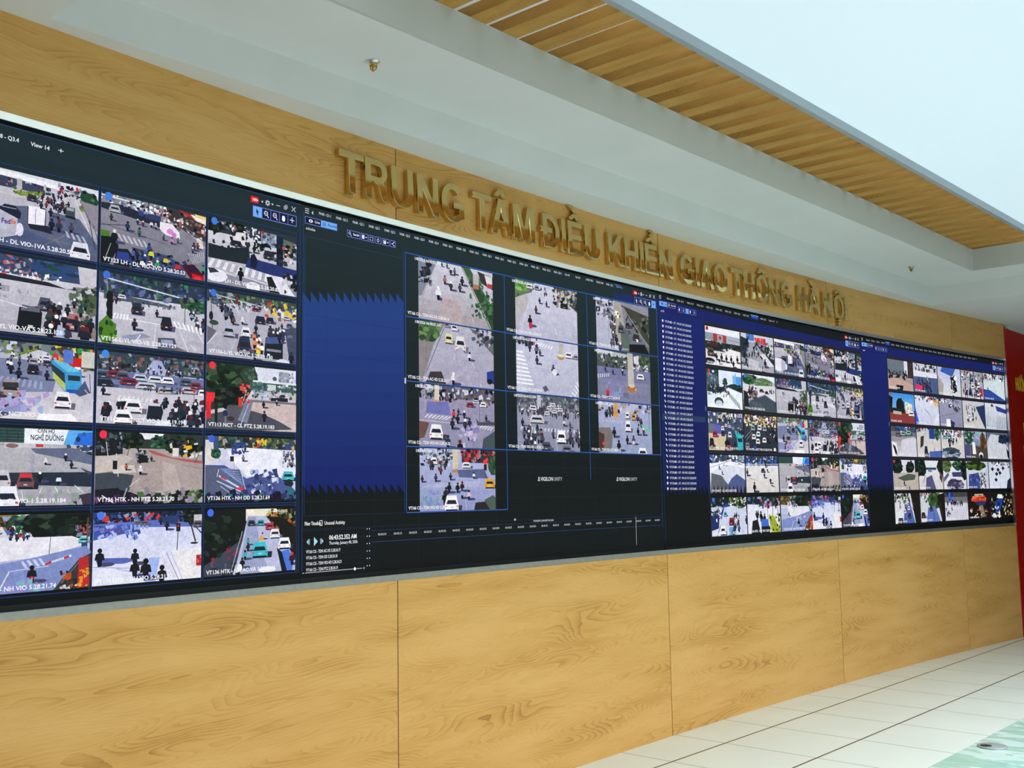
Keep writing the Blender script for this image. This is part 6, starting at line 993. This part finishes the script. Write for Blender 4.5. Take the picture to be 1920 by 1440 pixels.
S2 = [(0, 0, f_a0, 'AC-VA 5.28.24.16', '1/8/2026 06:43:52.244'), (0, 1, f_a1, 'AC-VD 5.28.24.17', '1/8/2026 06:43:51.347'), (0, 2, f_a2, 'VIO-VA 5.28.24.20', '1/8/2026 06:43:51.453'), (0, 3, f_a3, 'VIO-VD 5.28.24.23', '1/8/2026 06:43:52.645'),
      (1, 0, f_b0, 'AC-VB 5.28.24.15', '1/8/2026 06:43:51.984'), (1, 1, f_b1, 'OD 5.28.24.18', '1/8/2026 06:43:51.347'), (1, 2, f_b2, 'VIO-VB 5.28.24.21', '1/8/2026 06:43:52.504'), (2, 0, f_c0, 'AC-VC 5.28.24.14', '1/8/2026 06:43:52.144'), (2, 1, f_c1, 'PTZ 5.28.24.19', '1/8/2026 06:43:51.984'), (2, 2, f_c2, 'VIO-VC 5.28.24.22', '1/8/2026 06:43:51.845')]
for i, j, fn, cap, st in S2:
    x = X2[i]; y = Y2[j]
    cv = Cv(1, x+60, y+4, X2[i+1]-64, y+207, 51*i+j, 6); fn(cv); o = cv.build('camera_feed', scr); lay = cv.top+2
    vcap(1, 'VT166 CG - TDN '+cap, x+8, y+200, 10, 196, 'f4f5fa', o, lay=lay); vcap(1, st, x+40, y+17, 9, 126, 'eef', o, 'time_stamp', lay=lay)
for x in (1095, 1588):
    # maker's mark: first letter drawn as an open triangle
    t = UI(1, base=8); t.l(x, 805, x+5.5, 790, 2.4, 'e8eaee'); t.l(x+5.5, 790, x+11, 805, 2.4, 'e8eaee'); t.l(x+1, 804, x+10, 804, 2.2, 'e8eaee'); lo = t.build('screen_logo', scr)
    vcap(1, 'VIGILON', x+12, 805, 14, 72, 'e8eaee', lo, 'lettering', .012, 44); vcap(1, 'UNITY', x+89, 805, 14, 50, 'c4c8ce', lo, 'lettering', 0, 44)
adopt(scr)
# --- screens three and four
def right_screen(k, label, x0, cw, feeds, ntab, act, tabx, tabw):
    scr = screen(k, label)
    u = backdrop(k, scr, '14191d', '040505')
    ed = x0-8
    blueband(u, 3, ed, 74, 74, 822, 44, '18226a', '0e1450', 30, top=False)
    u.R(3, 34, 1916, 90, '171f62') if k == 3 else u.P([(3, 26), (900, 40), (1916, 52), (1916, 96), (3, 96)], '171f60')
    for j in range(6): u.R(x0, ROWS[j]-5, 1912, ROWS[j]+6, '26242f' if j < 4 else '0a0a0c')
    for i in range(6): u.l(x0+cw*i, 92, x0+cw*i, 1062, 4, '20283c')
    u.l(5, 20, 5, 1062, 2, '1f357a'); u.l(ed, 60, ed, 880, 1.6, '22408a'); u.l(16, 88, ed, 88, 1.3, '2a3a78')
    u.R(ed-6, 470, ed-1, 492, '6a88d0')
    lefttools(u, 0, True); controls(u, 1914)
    for n, (a, b) in enumerate(((158, 185), (192, 214), (218, 241), (246, 277), (281, 303)) if k == 2 else ((170, 200), (204, 226), (232, 252), (258, 286), (290, 312))):
        u.R(a, 42, b, 64, '6fb0f8' if n == 2 and k == 2 else '10183a'); u.F(a, 42, b, 64, 1.8, '5f74d8'); u.R(a+6, 47, a+13, 59, 'eef' if n in (0, 3) else '8a98c8')
    for i in range(ntab):
        if i == act: u.R(tabx+tabw*i-4, 6, tabx+tabw*(i+1)-12, 26, '12267a'); u.l(tabx+tabw*i-4, 6, tabx+tabw*(i+1)-12, 6, 3.5, '7ab0f0')
    if k == 2: u.R(10, 520, ed-8, 545, '2a3a60')
    u.build('window_background', scr)
    for i in range(ntab):
        t = ('Site Login' if i == 0 else 'View 14' if i == ntab-1 else 'PA08 - Q%d.%d' % (1+i//4, 1+i % 4)); vcap(k, t, tabx+tabw*i, 19, 8, tabw*.66, '5a8af0' if i == act else 'b0b4bc', scr, 'tab_label', lay=44)
    vcap(k, '+', tabx+tabw*ntab-8, 21, 11, 12, 'ccd', scr, 'tab_label', 0, 44)
    for t, x, y, w, cl in (('Live', 46, 47, 20, '2a4a80'), ('Recorded', 97, 47, 36, 'dde'), ('100+', 1740, 27, 22, 'fff'), ('vt170' if k == 2 else 'ngatu', 16, 80, 26, 'c8ccd8')): vcap(k, t, x, y, 8, w, cl, scr, 'lettering', lay=44)
    for j in range(5):
        for i in range(5):
            fn, cap, dot = feeds(i, j); feedcell(scr, k, x0+cw*i, ROWS[j]+2, cw, ROWS[j+1]-ROWS[j]-2, fn, cap, 31*j+i+7, dot, ml=5, mr=5, mt=9, mb=9, capw=len(cap)*7.3 if cap else None)
    return scr
scr = right_screen(2, 'middle-right screen with a list of camera names and small tiles', 366, 310.5, lambda i, j: GRID[j][i], 12, 9, 66, 80)
suf = ['AC-VA 5.28.24.58', 'AC-VA 5.28.24.57', 'AC-VA 5.28.24.52', 'AC-VB 5.28.24.55', 'AC-VB 5.28.24.56', 'AC-VB2 5.28.24.53', 'AC-VB2 5.28.24.54', 'AC-VC 5.28.24.59', 'AC-VD1 5.28.24.63', 'AC-VD1 5.28.24.64', 'AC-VD2 5.28.24.61', 'AC-VD2 5.28.24.62', 'OD-1 5.28.24.65', 'OD-2 5.28.24.66', 'OD-3 5.28.24.67',
       'VIO 5.28.24.69', 'VIO 5.28.24.70', 'VIO 5.28.24.71', 'VIO 5.28.24.72', 'VIO 5.28.24.73', 'VIO 5.28.24.74', 'VIO 5.28.24.75', 'VIO 5.28.24.76', 'VIO 5.28.24.78', 'VIO 5.28.24.79', 'VIO 5.28.24.80', 'VIO 5.28.24.81', 'VIO 5.28.24.82', 'VIO 5.28.24.83', 'AC-VC 5.28.24.59', 'AC-VC 5.28.24.60', 'OD-4 5.28.24.68']
ic = UI(2, base=12)
for n, sfx in enumerate(suf):
    y = 114+n*23.2+(2 if n > 16 else 0)
    if n < 15 or n > 28: ic.P([(28, y-2), (38, y-2), (38, y+5), (33, y+10), (28, y+5)], 'eef2f4')
    else: ic.P([(27, y-2), (31, y-3), (40, y+6), (35, y+9)], 'eef2f4')
    vcap(2, 'VT170 MD - XT - PH '+sfx, 46, y+9, 9.5, 5.9*len(sfx)+112, 'dfe6f0', scr, 'camera_name', .006, 44)
ic.build('list_icons', scr)
# tile buttons on two of the tiles of the first column
tb = UI(2, base=60)
for j in (1, 2, 3):
    V = ROWS[j]+22; tb.D(420, V, 9, 6, 'f0f0f4', 12)
    for x in (560, 590): tb.R(x, V-8, x+14, V+8, 'f0f0f0')
    tb.F(618, V-7, 636, V+7, 2, 'e8e8e8'); tb.l(646, V-8, 660, V+8, 2.6, 'eee'); tb.l(660, V-8, 646, V+8, 2.6, 'eee')
tb.build('tile_buttons', scr)
adopt(scr)
def feeds4(i, j):
    n = j*5+i; return (f_q(n), 'VT%d HTK - NH VIO' % (120+n), 'c83a48' if i == 0 and j in (1, 3) else None)
scr = right_screen(3, 'farthest screen at the right end beside the red board', 303, 320.5, feeds4, 24, 4, 62, 60)
adopt(scr)
